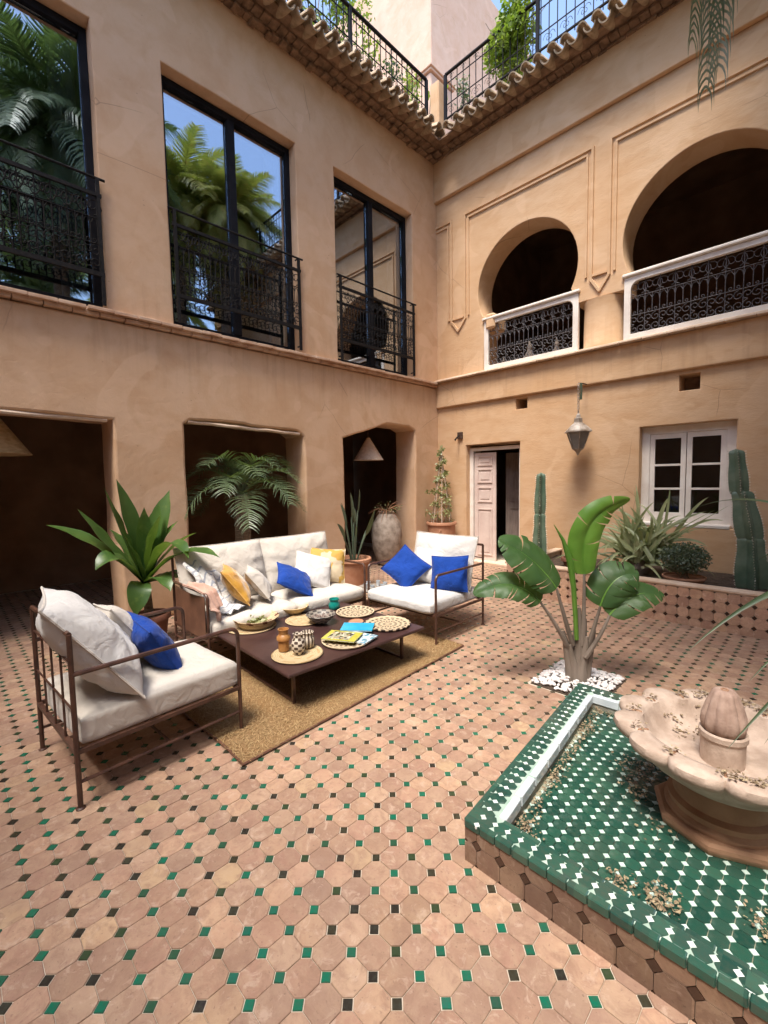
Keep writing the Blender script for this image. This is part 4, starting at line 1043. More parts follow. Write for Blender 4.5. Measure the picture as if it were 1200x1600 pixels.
def litter(name, label, spots, zfun, count, rr, mat='petal', size=0.0095):
    mb = MB()
    for (cx, cy_, sx, sy_, n) in spots:
        for _ in range(n):
            x, y = rr.gauss(cx, sx), rr.gauss(cy_, sy_); z = zfun(x, y)
            if z is None: continue
            z += abs(rr.gauss(0, 0.008)) + 0.002; s = size * rr.uniform(0.5, 1.3)
            m = Matrix.Rotation(rr.uniform(0, 6.3), 3, 'Z') @ Matrix.Rotation(rr.uniform(-1.2, 1.2), 3, 'X')
            q = [m @ Vector(p) * s for p in ((-0.5, -0.3, 0), (0.5, -0.35, 0.12), (0.7, 0.2, 0), (0, 0.5, 0.22), (-0.6, 0.25, 0.05), (0.05, 0.0, -0.2))]
            c = Vector((x, y, z))
            mb.add([c + v for v in q], [(0, 1, 5), (1, 2, 5), (2, 3, 5), (3, 4, 5), (4, 0, 5), (0, 4, 3, 2, 1)])
    o = mb.build(name, mat, None, 0); return tag(o, label, 'fallen flowers', None, 'stuff')
r5 = random.Random(21)
zf = lambda x, y: 0.108 if inside(INN, x, y, 0.0) and math.hypot(x + 0.29, y - 2.30) > 0.27 else None
edge_sp = [(lerp(-1.03, -0.905, 1 - t) + 0.035, lerp(1.62, 2.86, t), 0.016, 0.03, 22) for t in [k / 16 for k in range(17)]]
litter('fallen_petals', 'dried brown flower clusters drifted along the edges of the green pool', edge_sp + [(-0.86, 1.66, 0.03, 0.035, 90), (-0.93, 2.08, 0.03, 0.03, 60), (-0.97, 2.62, 0.03, 0.04, 60), (-0.96, 2.85, 0.05, 0.02, 50), (-0.63, 2.42, 0.055, 0.07, 210), (-0.60, 2.25, 0.04, 0.05, 90),
    (-0.50, 1.665, 0.025, 0.03, 70), (-0.38, 1.69, 0.035, 0.04, 150), (-0.10, 1.85, 0.03, 0.03, 60), (-0.05, 1.80, 0.03, 0.02, 40), (0.2, 1.9, 0.06, 0.06, 80), (-0.47, 2.10, 0.03, 0.06, 60)], zf, 0, r5)
def bz(x, y):
    r = math.hypot(x + 0.29, y - 2.30)
    r /= 0.9
    if r > 0.42 or r < 0.12: return None
    return 0.10 + (0.402 if r > 0.335 else 0.36 if r > 0.31 else 0.276 if r < 0.22 else lerp(0.28, 0.345, (r - 0.22) / 0.09)) + 0.003
sp2 = [(-0.29 + 0.335 * math.cos(2 * PI * (k + 0.5) / 12 - 0.1), 2.30 + 0.335 * math.sin(2 * PI * (k + 0.5) / 12 - 0.1), 0.02, 0.02, 16) for k in range(12)]
litter('fallen_petals', 'dried brown petals caught in and around the stone fountain bowl', sp2 + [(-0.38, 2.62, 0.05, 0.05, 150), (-0.28, 2.65, 0.05, 0.03, 120), (-0.44, 2.42, 0.06, 0.03, 50), (-0.10, 1.97, 0.05, 0.03, 110), (0.02, 2.5, 0.06, 0.06, 120), (-0.20, 1.95, 0.02, 0.02, 25)], bz, 0, r5, size=0.011)

# ================================================================ PLANTED BED BY THE BACK WALL
PL = thing('raised_planter', 'low raised planter faced with clay octagons and dark diamonds along the back wall', 'planter', (-0.8, 6.2, 0))
MB().box((-0.72, 5.575, 0.205), (4.84, 0.09, 0.41)).box((-3.12, 6.30, 0.205), (0.09, 1.46, 0.41)).build('planter_wall', 'grout', PL, 0, world=True)
MB().box((-0.70, 5.575, 0.42), (5.0, 0.12, 0.04), 0.012).box((-3.10, 6.345, 0.42), (0.12, 1.40, 0.04), 0.012).build('coping', 'ledge', PL, 0, world=True)
MB().grid(lambda u, v: (lerp(-3.08, 1.7, u), lerp(5.62, 7.03, v), 0.33 + 0.02 * noise.noise(Vector((u * 20, v * 6, 0)))), 40, 12).build('soil', 'soil', PL, 40, world=True)
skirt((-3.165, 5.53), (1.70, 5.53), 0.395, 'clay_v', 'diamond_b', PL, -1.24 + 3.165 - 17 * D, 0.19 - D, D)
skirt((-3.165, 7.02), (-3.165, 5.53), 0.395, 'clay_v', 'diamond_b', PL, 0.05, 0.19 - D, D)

# ---------------------------------------------------------------- plants
def pot(mb_name, label, c, r, h, mat='terracotta', parent=None, rim=0.03):
    m = MB().lathe([(r * 0.70, 0), (r * 0.78, h * 0.1), (r * 0.93, h * 0.72), (r * 0.96, h - 0.055), (r + rim * 0.5, h - 0.05), (r + rim * 0.5, h - 0.012), (r + rim * 0.2, h), (r - 0.02, h), (r - 0.025, h - 0.04), (r - 0.03, h - 0.06)], 28)
    o = m.build(mb_name, mat, parent, 40, loc=c)
    s_ = MB().lathe([(r - 0.028, h - 0.055), (0.001, h - 0.045)], 20).build('soil', 'soil', o, 40)
    return o
def strelitzia(label, base, leaves, name, stems_mat='petiole', h0=0.1):
    pass

# 1. big-leaved plant in the pot beside the left armchair
P1 = thing('potted_plant', 'broad-leaved dark green plant in a red-brown pot in front of the left pillar', 'potted plant', (-4.78, 1.40, 0))
pot('pot', '', (0, 0, 0), 0.18, 0.30, 'terracotta_d', P1)
b1 = Vector((0.0, -0.03, 0.60))
MB().tube([(0, 0, 0.25), (0.005, -0.01, 0.42), (0, -0.03, 0.60)], [0.045, 0.04, 0.05], 9).build('trunk', 'bark', P1)
tips = [((-0.25, -0.72, 0.64), (-0.05, -0.35, 0.50), .11), ((-0.1, -0.50, 0.78), (-0.02, -0.28, 0.38), .12), ((0.0, -0.30, 0.97), (0.02, -0.18, 0.45), .13), ((-0.1, -0.17, 1.05), (0, -0.05, 0.5), .12), ((0.05, 0.02, 0.77), (0, 0.0, 0.4), .10),
        ((-0.05, 0.30, 0.93), (0, 0.10, 0.45), .13), ((0.1, 0.32, 0.62), (0.05, 0.12, 0.40), .10), ((0.64, 0.20, 0.30), (0.38, 0.14, 0.68), .11), ((0.84, 0.40, 0.31), (0.50, 0.20, 0.50), .10), ((0.42, 0.10, -0.02), (0.25, 0.1, 0.2), .10), ((0.3, 0.42, 0.5), (0.15, 0.2, 0.4), .10), ((0.15, -0.44, 0.23), (0.12, -0.28, 0.50), .12),
        ((0.22, -0.16, -0.25), (0.16, -0.10, 0.10), .13), ((0.15, 0.55, 0.0), (0.12, 0.25, 0.12), .09), ((0.25, 0.1, 0.70), (0.1, 0.05, 0.4), .11), ((0.2, -0.25, 0.62), (0.12, -0.1, 0.35), .12), ((-0.3, 0.2, 0.5), (-0.15, 0.1, 0.4), .11), ((-0.35, -0.2, 0.55), (-0.15, -0.1, 0.4), .11), ((0.05, 0.16, 0.80), (0.03, 0.06, 0.4), .11)]
dl = lambda t: 0.38 + 0.62 * math.sin(PI * min(1, t * 1.05) ** 1.25) if t < 0.62 else max(0.0, (0.38 + 0.62 * math.sin(PI * (t * 1.05) ** 1.25)) * (1 if t < .8 else 1 - ((t - .8) / .2) ** 2) if t < 1 else 0)
for i, (tp, ct, wd) in enumerate(tips):
    pts = bez(b1, b1 + Vector(ct), b1 + Vector(tp), 14)
    ribbon(MB(), pts, wd * 1.6, dl, 0.3, side=Vector((0.25, 0.05, 1)), wav=0.08, tw=rnd.uniform(-0.5, 0.5)).build('leaf', 'leaf_dark', P1, 60)

# 2. feathery palm behind the sofa
def frond(mb, pts, ll, nleaf, droop=0.35, wl=0.012, r0=0.008, rr=rnd, seg=3, vee=0.45):
    mb.tube([pts[k] for k in range(0, len(pts), max(1, len(pts) // 8))], [r0 * (1 - 0.8 * k / 8) for k in range(len(range(0, len(pts), max(1, len(pts) // 8))))], 4)
    n = len(pts) - 1
    for k in range(nleaf):
        t = 0.16 + 0.84 * (k / nleaf); i = min(n - 1, int(t * n)); fr_ = t * n - i
        p = pts[i].lerp(pts[i + 1], fr_); tg = (pts[i + 1] - pts[i]).normalized(); sd_ = tg.cross(Vector((0, 0, 1)))
        sd_ = sd_.normalized() if sd_.length > 0.05 else Vector((1, 0, 0)); un = sd_.cross(tg)
        L = ll * (math.sin(PI * (0.12 + 0.80 * t)) ** 0.7) * rr.uniform(0.85, 1.1)
        for s_ in (-1, 1):
            d = (sd_ * s_ * 0.85 + tg * rr.uniform(0.45, 0.7) + un * vee * rr.uniform(0.5, 1.2)).normalized()
            prev = p; q = [p]; dd = d.copy()
            for m in range(seg):
                dd = (dd + Vector((0, 0, -droop * (m + 0.6) / seg * rr.uniform(0.7, 1.3)))).normalized(); prev = prev + dd * L / seg; q.append(prev)
            wv = d.cross(un).normalized() * wl / 2; base = len(mb.v)
            for m, x in enumerate(q):
                f = 1 - (m / seg) ** 1.5 * 0.9
                mb.v += [tuple(x + wv * f), tuple(x - wv * f)]
            for m in range(seg): mb.f.append((base + 2 * m, base + 2 * m + 2, base + 2 * m + 3, base + 2 * m + 1))
P2 = thing('potted_palm', 'feathery dwarf palm with a shaggy trunk standing in the middle bay behind the sofa', 'palm', (-5.85, 2.98, 0))
pot('pot', '', (0, 0, 0), 0.24, 0.42, 'terracotta_d', P2)
MB().lathe([(0.085, 0.35), (0.10, 0.6), (0.095, 1.0), (0.11, 1.3), (0.06, 1.42)], 14, rfun=lambda a, z: 1 + 0.18 * math.sin(a * 5 + z * 60)).build('trunk', 'bark', P2, 30)
r6 = random.Random(31)
for k in range(19):
    a = k * 2.39996 + 0.4; f = k / 18; el = lerp(1.30, 0.05, f); L = r6.uniform(0.92, 1.12) * (1 - 0.15 * (math.cos(a) < -0.3))
    d = Vector((math.cos(a) * math.cos(el), math.sin(a) * math.cos(el), math.sin(el))); hz = Vector((math.cos(a), math.sin(a), 0))
    b0 = Vector((0, 0, 1.42)); p1 = b0 + d * L * 0.62 + Vector((0, 0, 0.14)); p2 = b0 + hz * L * (0.50 + 0.40 * math.cos(el)) + Vector((0, 0, d.z * L * 0.70 - (0.26 + 0.18 * f) * L))
    mb = MB(); frond(mb, bez(b0, p1, p2, 18), 0.34, 30, 0.45, 0.015, 0.007, r6, 3, 0.5)
    mb.build('frond', 'leaf_palm', P2, 0)

# 3. strelitzia in a pale pot between the sofa and the right armchair
P3 = thing('potted_plant', 'grey-green strelitzia with upright paddle leaves in a wide pale clay pot', 'potted plant', (-4.98, 4.28, 0))
pot('pot', '', (0, 0, 0), 0.245, 0.45, 'terracotta', P3, 0.035)
for (tx, ty, tz, L, wd) in ((0.15, -0.42, 1.00, 0.28, .09), (0.0, -0.22, 1.28, 0.34, .06), (-0.05, 0.0, 1.42, 0.42, .09), (0.05, 0.10, 1.47, 0.40, .05), (0.1, 0.36, 1.15, 0.38, .08), (0.15, 0.28, 1.02, 0.28, .08), (-0.15, 0.15, 1.2, 0.3, .08), (-0.1, -0.15, 1.25, 0.36, .08), (0.18, -0.1, 0.95, 0.2, .05)):
    b = Vector((tx * 0.15, ty * 0.15, 0.40)); tip = Vector((tx, ty, tz)); mid = b.lerp(tip, 0.5) + Vector((-tx * 0.12, -ty * 0.12, 0.03)); pts = bez(b, mid, tip, 16); k0 = int(16 * (1 - L / (tip - b).length))
    o = MB().tube(pts[:k0 + 2], [0.012] * (k0 + 1) + [0.006], 6).build('stalk', 'leaf_grey', P3)
    ribbon(MB(), pts[k0:], wd, lambda t: max(0, math.sin(PI * (0.06 + 0.94 * t)) ** 0.7), 0.55, side=Vector((1, 0.4, 0.1))).build('leaf', 'leaf_grey', P3, 60)

# 4. climber trained on canes in a tall clay pot in the corner
P4 = thing('potted_plant', 'thin climbing plant trained up a cane wigwam in a tall clay pot in the corner', 'potted plant', (-5.22, 6.70, 0))
pot('pot', '', (0, 0, 0), 0.27, 0.78, 'terracotta', P4, 0.03)
MB().tube([(0.15, -0.22, 0.64), (0.17, -0.26, 0.66), (0.17, -0.28, 0.61), (0.15, -0.25, 0.58)], 0.012, 6).build('handle', 'terracotta', P4)
apex = Vector((0, 0, 2.15))
for a in range(7):
    b = Vector((0.2 * math.cos(a * 0.9), 0.2 * math.sin(a * 0.9), 0.72)); MB().tube([b, b.lerp(apex, 0.5) + Vector((0.01, 0, 0)), apex + Vector((0.01 * a - 0.03, 0, 0.03 * (a % 3)))], [0.008, 0.007, 0.005], 5).build('cane', 'shade_white', P4)
mb = MB(); r7 = random.Random(5)
for k in range(120):
    t = k / 119; a = k * 0.33; rad = 0.17 * (1 - t) + 0.02; p = Vector((rad * math.cos(a), rad * math.sin(a), 0.75 + 1.45 * t)); leafclump(mb, p, (0.035 + 0.05 * (1 - t) * r7.random(), 0.05, 0.05), 9 if 0.15 < t < 0.9 else 5, 0.055, r7)
for (x, y, z) in ((-0.25, -0.1, 0.95), (0.22, -0.1, 0.95), (-0.2, -0.1, 1.35), (0.12, -0.1, 1.3), (0.2, -0.05, 1.15)): leafclump(mb, (x, y, z), (0.08, 0.05, 0.06), 26, 0.055, r7)
mb.build('foliage', 'leaf_dry', P4, 0)
MB().tube([(0.17 * (1 - k / 60) * math.cos(k * 0.55), 0.17 * (1 - k / 60) * math.sin(k * 0.55), 0.75 + k * 0.025) for k in range(58)], 0.004, 4).build('vine_stem', 'shade_white', P4)

# 5. traveller's palm in its square of white pebbles
P5 = thing('banana_plant', 'young banana plant with torn arching leaves growing from a square of white pebbles', 'banana plant', (-1.34, 3.42, 0))
def w5(x, y, z): return Vector((x + 1.34, y - 3.42, z))
for k, (dx, dy, top, r) in enumerate(((-0.075, -0.05, 0.34, .040), (0.075, 0.05, 0.36, .038), (0.0, 0.0, 0.50, .042), (-0.035, 0.03, 0.40, .036), (0.05, -0.0, 0.32, .036), (0.02, 0.05, 0.42, .034), (-0.03, -0.055, 0.26, .034))):
    MB().tube([(dx * 0.5, dy * 0.5, -0.02), (dx * 0.65, dy * 0.65, 0.14), (dx * 0.95, dy * 0.95, top * 0.8), (dx * 1.25, dy * 1.25, top * 1.18)], [r * 1.15, r, r * 0.72, r * 0.28], 10).build('leaf_base', 'petiole', P5)
def banana_leaf(petiole, blade, wd, mat, up=Vector((0, 0, 1)), tear=0.3, seed=0, both=(1, 1), fold=0.3, name='leaf'):
    rr = random.Random(seed)
    pp = bez(*petiole, 12); root = MB().tube(pp, [lerp(0.021, 0.009, k / 12) for k in range(13)], 7)
    root = root.build('stalk', 'petiole', P5)
    bl = bez(*blade, 72) if len(blade) == 3 else None
    mb = MB(); n = len(bl) - 1
    def wprof(t): return max(0.0, math.sin(PI * (0.10 + 0.90 * t) ** 0.75) ** 0.55) if t < 0.999 else 0.05
    for side in (-1, 1):
        if not both[0 if side < 0 else 1]: continue
        k = 0
        while k < n:
            seg = rr.choice((5, 8, 14, 20, 26)); k1 = min(n, k + seg); tw = rr.uniform(-1, 1) * tear * 0.45; ext = rr.uniform(0.95, 1.02); base = len(mb.v); M_ = 6
            for i in range(k, k1 + 1):
                t = i / n; p = bl[i]; tg = (bl[min(i + 1, n)] - bl[max(i - 1, 0)]).normalized(); s_ = tg.cross(up).normalized() * side; nr = up - tg * up.dot(tg); nr.normalize()
                gap = 0.0
                if i == k and k > 0: gap = 0.002 + abs(tw) * 0.008
                if i == k1 and k1 < n: gap = -0.002
                for m in range(M_ + 1):
                    f = m / M_; hw = wd / 2 * wprof(t) * ext * f
                    q = p + s_ * hw * math.cos(fold) + nr * (hw * math.sin(fold) * (1 - 0.9 * f) - hw * f * 0.16 + tw * hw * 0.35 * f) + tg * (hw * 0.30 * f + gap * f * f * 3)
                    q += nr * (0.0022 * (i % 2) + 0.006 * noise.noise(Vector((t * 9 + seed, f * 2, side)))) * min(1, f * 3)
                    mb.v.append(tuple(q))
            W = M_ + 1
            for i in range(k1 - k):
                for m in range(M_):
                    a = base + i * W + m; q = (a, a + 1, a + W + 1, a + W); mb.f.append(q if side > 0 else q[::-1])
            k = k1
    o = mb.build(name, mat, P5, 50)
    MB().tube([p + up * -0.004 for p in bl], [lerp(0.009, 0.003, i / n) for i in range(n + 1)], 5).build('midrib', 'leaf_bright', o)
    return o
upA = Vector((0.55, -0.30, 0.78)).normalized()
banana_leaf((w5(-1.37, 3.38, 0.30), w5(-1.42, 3.30, 0.58), w5(-1.44, 3.24, 0.76)), (w5(-1.44, 3.24, 0.76), w5(-1.56, 3.12, 1.02), w5(-1.76, 2.95, 1.13)), 0.40, 'leaf_banana', Vector((0.62, -0.40, 0.66)).normalized(), 0.5, 1, fold=0.35)
banana_leaf((w5(-1.39, 3.38, 0.25), w5(-1.45, 3.24, 0.50), w5(-1.52, 3.14, 0.66)), (w5(-1.52, 3.14, 0.66), w5(-1.68, 3.00, 0.90), w5(-1.88, 2.80, 0.72)), 0.30, 'leaf_banana', Vector((0.45, -0.45, 0.75)).normalized(), 0.8, 2, fold=0.5)
banana_leaf((w5(-1.31, 3.42, 0.30), w5(-1.30, 3.42, 0.60), w5(-1.30, 3.40, 0.86)), (w5(-1.30, 3.40, 0.86), w5(-1.36, 3.36, 1.33), w5(-1.06, 3.62, 1.42)), 0.27, 'leaf_bright', Vector((0.45, -0.78, -0.42)).normalized(), 1.3, 3, fold=0.55)
banana_leaf((w5(-1.29, 3.44, 0.25), w5(-1.23, 3.46, 0.48), w5(-1.20, 3.46, 0.62)), (w5(-1.20, 3.46, 0.62), w5(-1.14, 3.52, 0.90), w5(-1.00, 3.66, 0.86)), 0.34, 'leaf_banana', Vector((0.45, -0.60, 0.65)).normalized(), 1.1, 4, fold=0.3)
banana_leaf((w5(-1.28, 3.40, 0.22), w5(-1.17, 3.44, 0.42), w5(-1.14, 3.48, 0.56)), (w5(-1.14, 3.48, 0.56), w5(-1.02, 3.60, 0.78), w5(-0.86, 3.78, 0.70)), 0.28, 'leaf_banana', Vector((0.5, -0.45, 0.75)).normalized(), 1.1, 6, fold=0.3)
# rolled new leaf
MB().tube([w5(-1.34, 3.38, 0.35), w5(-1.36, 3.36, 0.75), w5(-1.38, 3.34, 0.95), w5(-1.42, 3.30, 1.12), w5(-1.47, 3.25, 1.24)], [0.016, 0.02, 0.026, 0.014, 0.002], 8).build('rolled_leaf', 'leaf_bright', P5)

peb = MB(); r8 = random.Random(77)
pm_ = []
for _ in range(5):
    m = MB(); m.lathe([(0.001, -0.5), (0.32, -0.42), (0.48, -0.15), (0.5, 0.1), (0.36, 0.4), (0.001, 0.5)], 8, rfun=lambda a, z, s=r8.random() * 6: 1 + 0.12 * math.sin(2 * a + s)); pm_.append(m)
pl_ = []
for k in range(620):
    x, y = r8.uniform(-1.60, -1.10), r8.uniform(3.17, 3.72); dd = math.hypot(x + 1.34, y - 3.42)
    if dd < 0.07: continue
    s = r8.uniform(0.016, 0.034); pl_.append((x, y, 0.006 + 0.05 * max(0, 1 - dd / 0.32) * r8.random() + s * 0.18, s))
PB = thing('pebble_bed', 'square of loose white pebbles round the foot of the banana plant', 'pebbles', (-1.34, 3.42, 0))
MB().box((0, 0.02, -0.004), (0.52, 0.57, 0.01)).build('bed', 'soil', PB, 0)
pl_.sort(key=lambda q: (Vector((q[0], q[1], 0)) - Vector((0, 0, 1.6))).length - q[2] * 3)
mm = [m.mesh('pebble', 'pebble', 80) for m in pm_]; rest = MB()
for i, (x, y, z, s) in enumerate(pl_):
    Mr = Matrix.Rotation(r8.uniform(0, 6.3), 4, 'Z') @ Matrix.Diagonal((s * 1.35, s * 0.95, s * 0.75, 1))
    if i < 300:
        o = link('pebble', mm[i % 5], PB); o.matrix_local = Matrix.Translation((x + 1.34, y - 3.42, z)) @ Mr
    else:
        rest.add([Matrix.Translation((x + 1.34, y - 3.42, z)) @ Mr @ Vector(v) for v in pm_[i % 5].v], pm_[i % 5].f)
stuff(rest.build('pebble', 'pebble', PB, 80))

# 6. strap-leaved plant in the bed
P6 = thing('strap_leaved_plant', 'big tangle of pale strap leaves growing in the planter below the white window', 'plant', (-1.72, 6.35, 0.33))
r9 = random.Random(12)
for k in range(150):
    a = r9.uniform(0, 2 * PI); el = r9.uniform(0.15, 1.45); L = r9.uniform(0.35, 0.85); bx, by = r9.gauss(0, 0.12), r9.gauss(0, 0.10); b = Vector((bx, by, 0.10 + r9.uniform(0, 0.18)))
    if k < 26: b += Vector((0.12, 0, 0.20)); L *= 1.15
    d = Vector((math.cos(a) * math.cos(el), math.sin(a) * math.cos(el) * 0.7, math.sin(el)))
    if d.y > 0.25: d.y = 0.25
    tip = b + d * L + Vector((r9.uniform(-.12, .12), 0, -0.55 * L * (1 - 0.7 * math.sin(el)) * r9.uniform(0.2, 1.5)))
    pts = bez(b, b + d * L * 0.55 + Vector((0, 0, 0.05)), tip, 8)
    ribbon(MB(), pts, r9.uniform(0.034, 0.062), lambda t: (1 - 0.3 * t) * max(0, 1 - t ** 3) ** 0.7, 0.5, side=Vector((0.2, -0.6, 0.7))).build('leaf', 'leaf_agave', P6, 60)
for tp in (((0.03, 0.0, 0.2), (0.25, -0.05, 0.50), (0.78, -0.1, 0.86)), ((0.05, 0, 0.25), (0.3, 0, 0.52), (0.72, 0, 0.66)), ((0.05, -0.05, 0.3), (-0.02, 0, 0.7), (-0.1, 0.0, 1.10)), ((-0.1, 0, 0.2), (-0.18, 0, 0.6), (-0.26, 0, 1.0)), ((0.1, -0.1, 0.25), (0.45, -0.2, 0.45), (0.85, -0.25, 0.10)), ((0.1, -0.2, 0.15), (0.3, -0.5, 0.2), (0.48, -0.75, -0.03)), ((-0.1, -0.1, 0.2), (-0.3, -0.2, 0.32), (-0.55, -0.3, 0.18)), ((0.08, 0, 0.3), (0.2, 0, 0.6), (0.30, 0, 0.78)), ((0.1, 0, 0.3), (0.5, -0.1, 0.6), (0.98, -0.5, 0.95))):
    ribbon(MB(), bez(*tp, 10), 0.032, lambda t: (1 - 0.4 * t) * max(0, 1 - t ** 3) ** 0.7, 0.5, side=Vector((0.1, -0.7, 0.7))).build('leaf', 'leaf_agave', P6, 60)
MB().lathe([(0.10, 0), (0.13, 0.08), (0.08, 0.2), (0.02, 0.26)], 12, rfun=lambda a, z: 1 + 0.15 * math.sin(a * 4 + z * 30)).build('crown_base', 'petiole', P6, 30)
# 7. small blue-green bush in a shallow bowl on the planter
P7 = thing('potted_plant', 'small grey-green bush in a shallow clay bowl near the planter edge', 'potted plant', (-1.17, 5.98, 0.335))
MB().lathe([(0.13, 0), (0.18, 0.03), (0.205, 0.075), (0.215, 0.085), (0.215, 0.10), (0.20, 0.10), (0.19, 0.08), (0.001, 0.075)], 30).build('bowl', 'terracotta', P7, 40)
mb = MB(); leafclump(mb, (0.0, 0, 0.31), (0.25, 0.2, 0.18), 4200, 0.03, r9); mb.build('foliage', 'leaf_grey', P7, 0)
for k in range(9): MB().tube([(r9.gauss(0, 0.02), r9.gauss(0, 0.02), 0.08), (r9.gauss(0, 0.05), r9.gauss(0, 0.05), 0.2), (r9.gauss(0, 0.1), r9.gauss(0, 0.08), 0.36)], [0.008, 0.006, 0.003], 5).build('stem', 'bark', P7)
# small pot with a round cactus left of it, mostly behind leaves
P8 = thing('potted_plant', 'small dark clay pot of spiky seedlings on the planter left of the strap-leaved plant', 'potted plant', (-2.55, 6.2, 0.335))
pot('pot', '', (0, 0, 0), 0.12, 0.13, 'terracotta_d', P8)
mb = MB()
for k in range(16):
    a = k * 2.4; ribbon(mb, bez((0, 0, 0.1), (0.04 * math.cos(a), 0.04 * math.sin(a), 0.2), (0.12 * math.cos(a), 0.12 * math.sin(a), 0.24), 4), 0.014, lambda t: 1 - t, 0.3)
mb.build('foliage', 'leaf_grey', P8, 0)

# 8. column cacti
def cactus(label, base, segs, ribs=5):
    t = thing('column_cactus', label, 'cactus', base)
    r = random.Random(int(abs(base[0]) * 100))
    for (c, r0, z0, z1, lean) in segs:
        n = 22; prof = []
        for k in range(n + 1):
            f = k / n; rad = r0 * (0.80 + 0.2 * math.sin(PI * min(1, f * 1.2 + 0.15))) * (1 if f < 0.9 else math.sqrt(max(0.0, 1 - ((f - 0.9) / 0.1) ** 2))) * (1 if f > 0.06 else 0.8 + f * 3.3)
            prof.append((max(rad, 0.0008), lerp(z0, z1, f)))
        mb = MB(); mb.lathe(prof, ribs * 8, rfun=lambda a, z: 0.62 + 0.46 * (1 - abs(math.sin(a * ribs / 2))) ** 0.8)
        sh_ = lambda z: (c[0] + lean[0] * (z - z0), c[1] + lean[1] * (z - z0))
        mb.v = [(x + sh_(z)[0], y + sh_(z)[1], z) for x, y, z in mb.v]
        st = mb.build('stem', 'cactus', t, 60)
        sp_ = MB()
        for q in range(ribs):
            a = 2 * PI * q / ribs
            m = int((z1 - z0) / 0.028)
            for k in range(1, m):
                f = k / m; i = min(n - 1, int(f * n)); rad = prof[i][0] * 1.05; z = lerp(z0, z1, f); ox, oy = sh_(z); ctr = Vector((ox + rad * math.cos(a), oy + rad * math.sin(a), z))
                for s_ in range(3):
                    d = Vector((math.cos(a) + r.uniform(-.7, .7), math.sin(a) + r.uniform(-.7, .7), r.uniform(-.6, .6))).normalized() * 0.020; pdv = d.orthogonal().normalized() * 0.006
                    sp_.add([ctr + pdv, ctr - pdv, ctr + d], [(0, 1, 2)])
        stuff(sp_.build('spines', 'spine', st, 0))
cactus('straight column cactus rising from the planter just right of the doorway', (-3.11, 6.40, 0.30), [((0, 0), 0.10, 0.0, 0.78, (0, 0)), ((0.0, 0), 0.082, 0.72, 1.36, (0.02, 0))])
cactus('thick leaning column cactus at the right end, beside the white window', (-0.60, 6.30, 0.30), [((0.0, 0), 0.15, 0.0, 0.62, (-0.05, 0)), ((-0.03, 0), 0.125, 0.55, 1.12, (-0.16, 0)), ((-0.14, 0), 0.09, 1.05, 1.57, (-0.08, 0)), ((0.20, 0.05), 0.10, 0.0, 0.5, (0, 0))], 5)

# 9. thin-leaved plant reaching in from the right, beyond the fountain
P9 = thing('narrow_leaved_plant', 'plant with long narrow arching leaves reaching in from the right over the fountain', 'plant', (0.35, 2.9, 0.0))
MB().tube([(0, 0, 0), (0.02, 0, 0.5), (0, 0.02, 1.05)], [0.06, 0.05, 0.045], 10).build('trunk', 'bark', P9)
b9 = Vector((0, 0, 1.0))
for tx, ty, tz, up_ in ((-0.72, -0.90, 0.92, 0.45), (-0.55, -0.75, 0.80, 0.35), (-0.64, 0.35, 1.10, 0.4), (-0.50, -0.70, 0.55, 0.30), (-0.58, -0.98, 0.62, 0.30), (-0.3, -1.05, 0.85, 0.4), (-1.05, 0.9, 1.35, 0.45), (0.5, -0.6, 1.0, 0.4), (0.6, 0.4, 1.1, 0.4), (-0.2, 0.9, 1.2, 0.4), (0.1, -0.9, 1.3, 0.4), (-0.1, 0.3, 1.9, 0.3), (0.4, 0.2, 1.8, 0.3), (-0.42, 0.1, 1.7, 0.3)):
    tip = Vector((tx, ty, tz)); mid = b9.lerp(tip, 0.5) + Vector((0, 0, up_)); ribbon(MB(), bez(b9, mid, tip, 16), 0.046, lambda t: (0.5 + 0.5 * math.sin(PI * min(1, t + 0.2))) * max(0.02, 1 - t ** 4), 0.45, side=Vector((0.5, -0.6, 0.5))).build('leaf', 'leaf_blade', P9, 60)

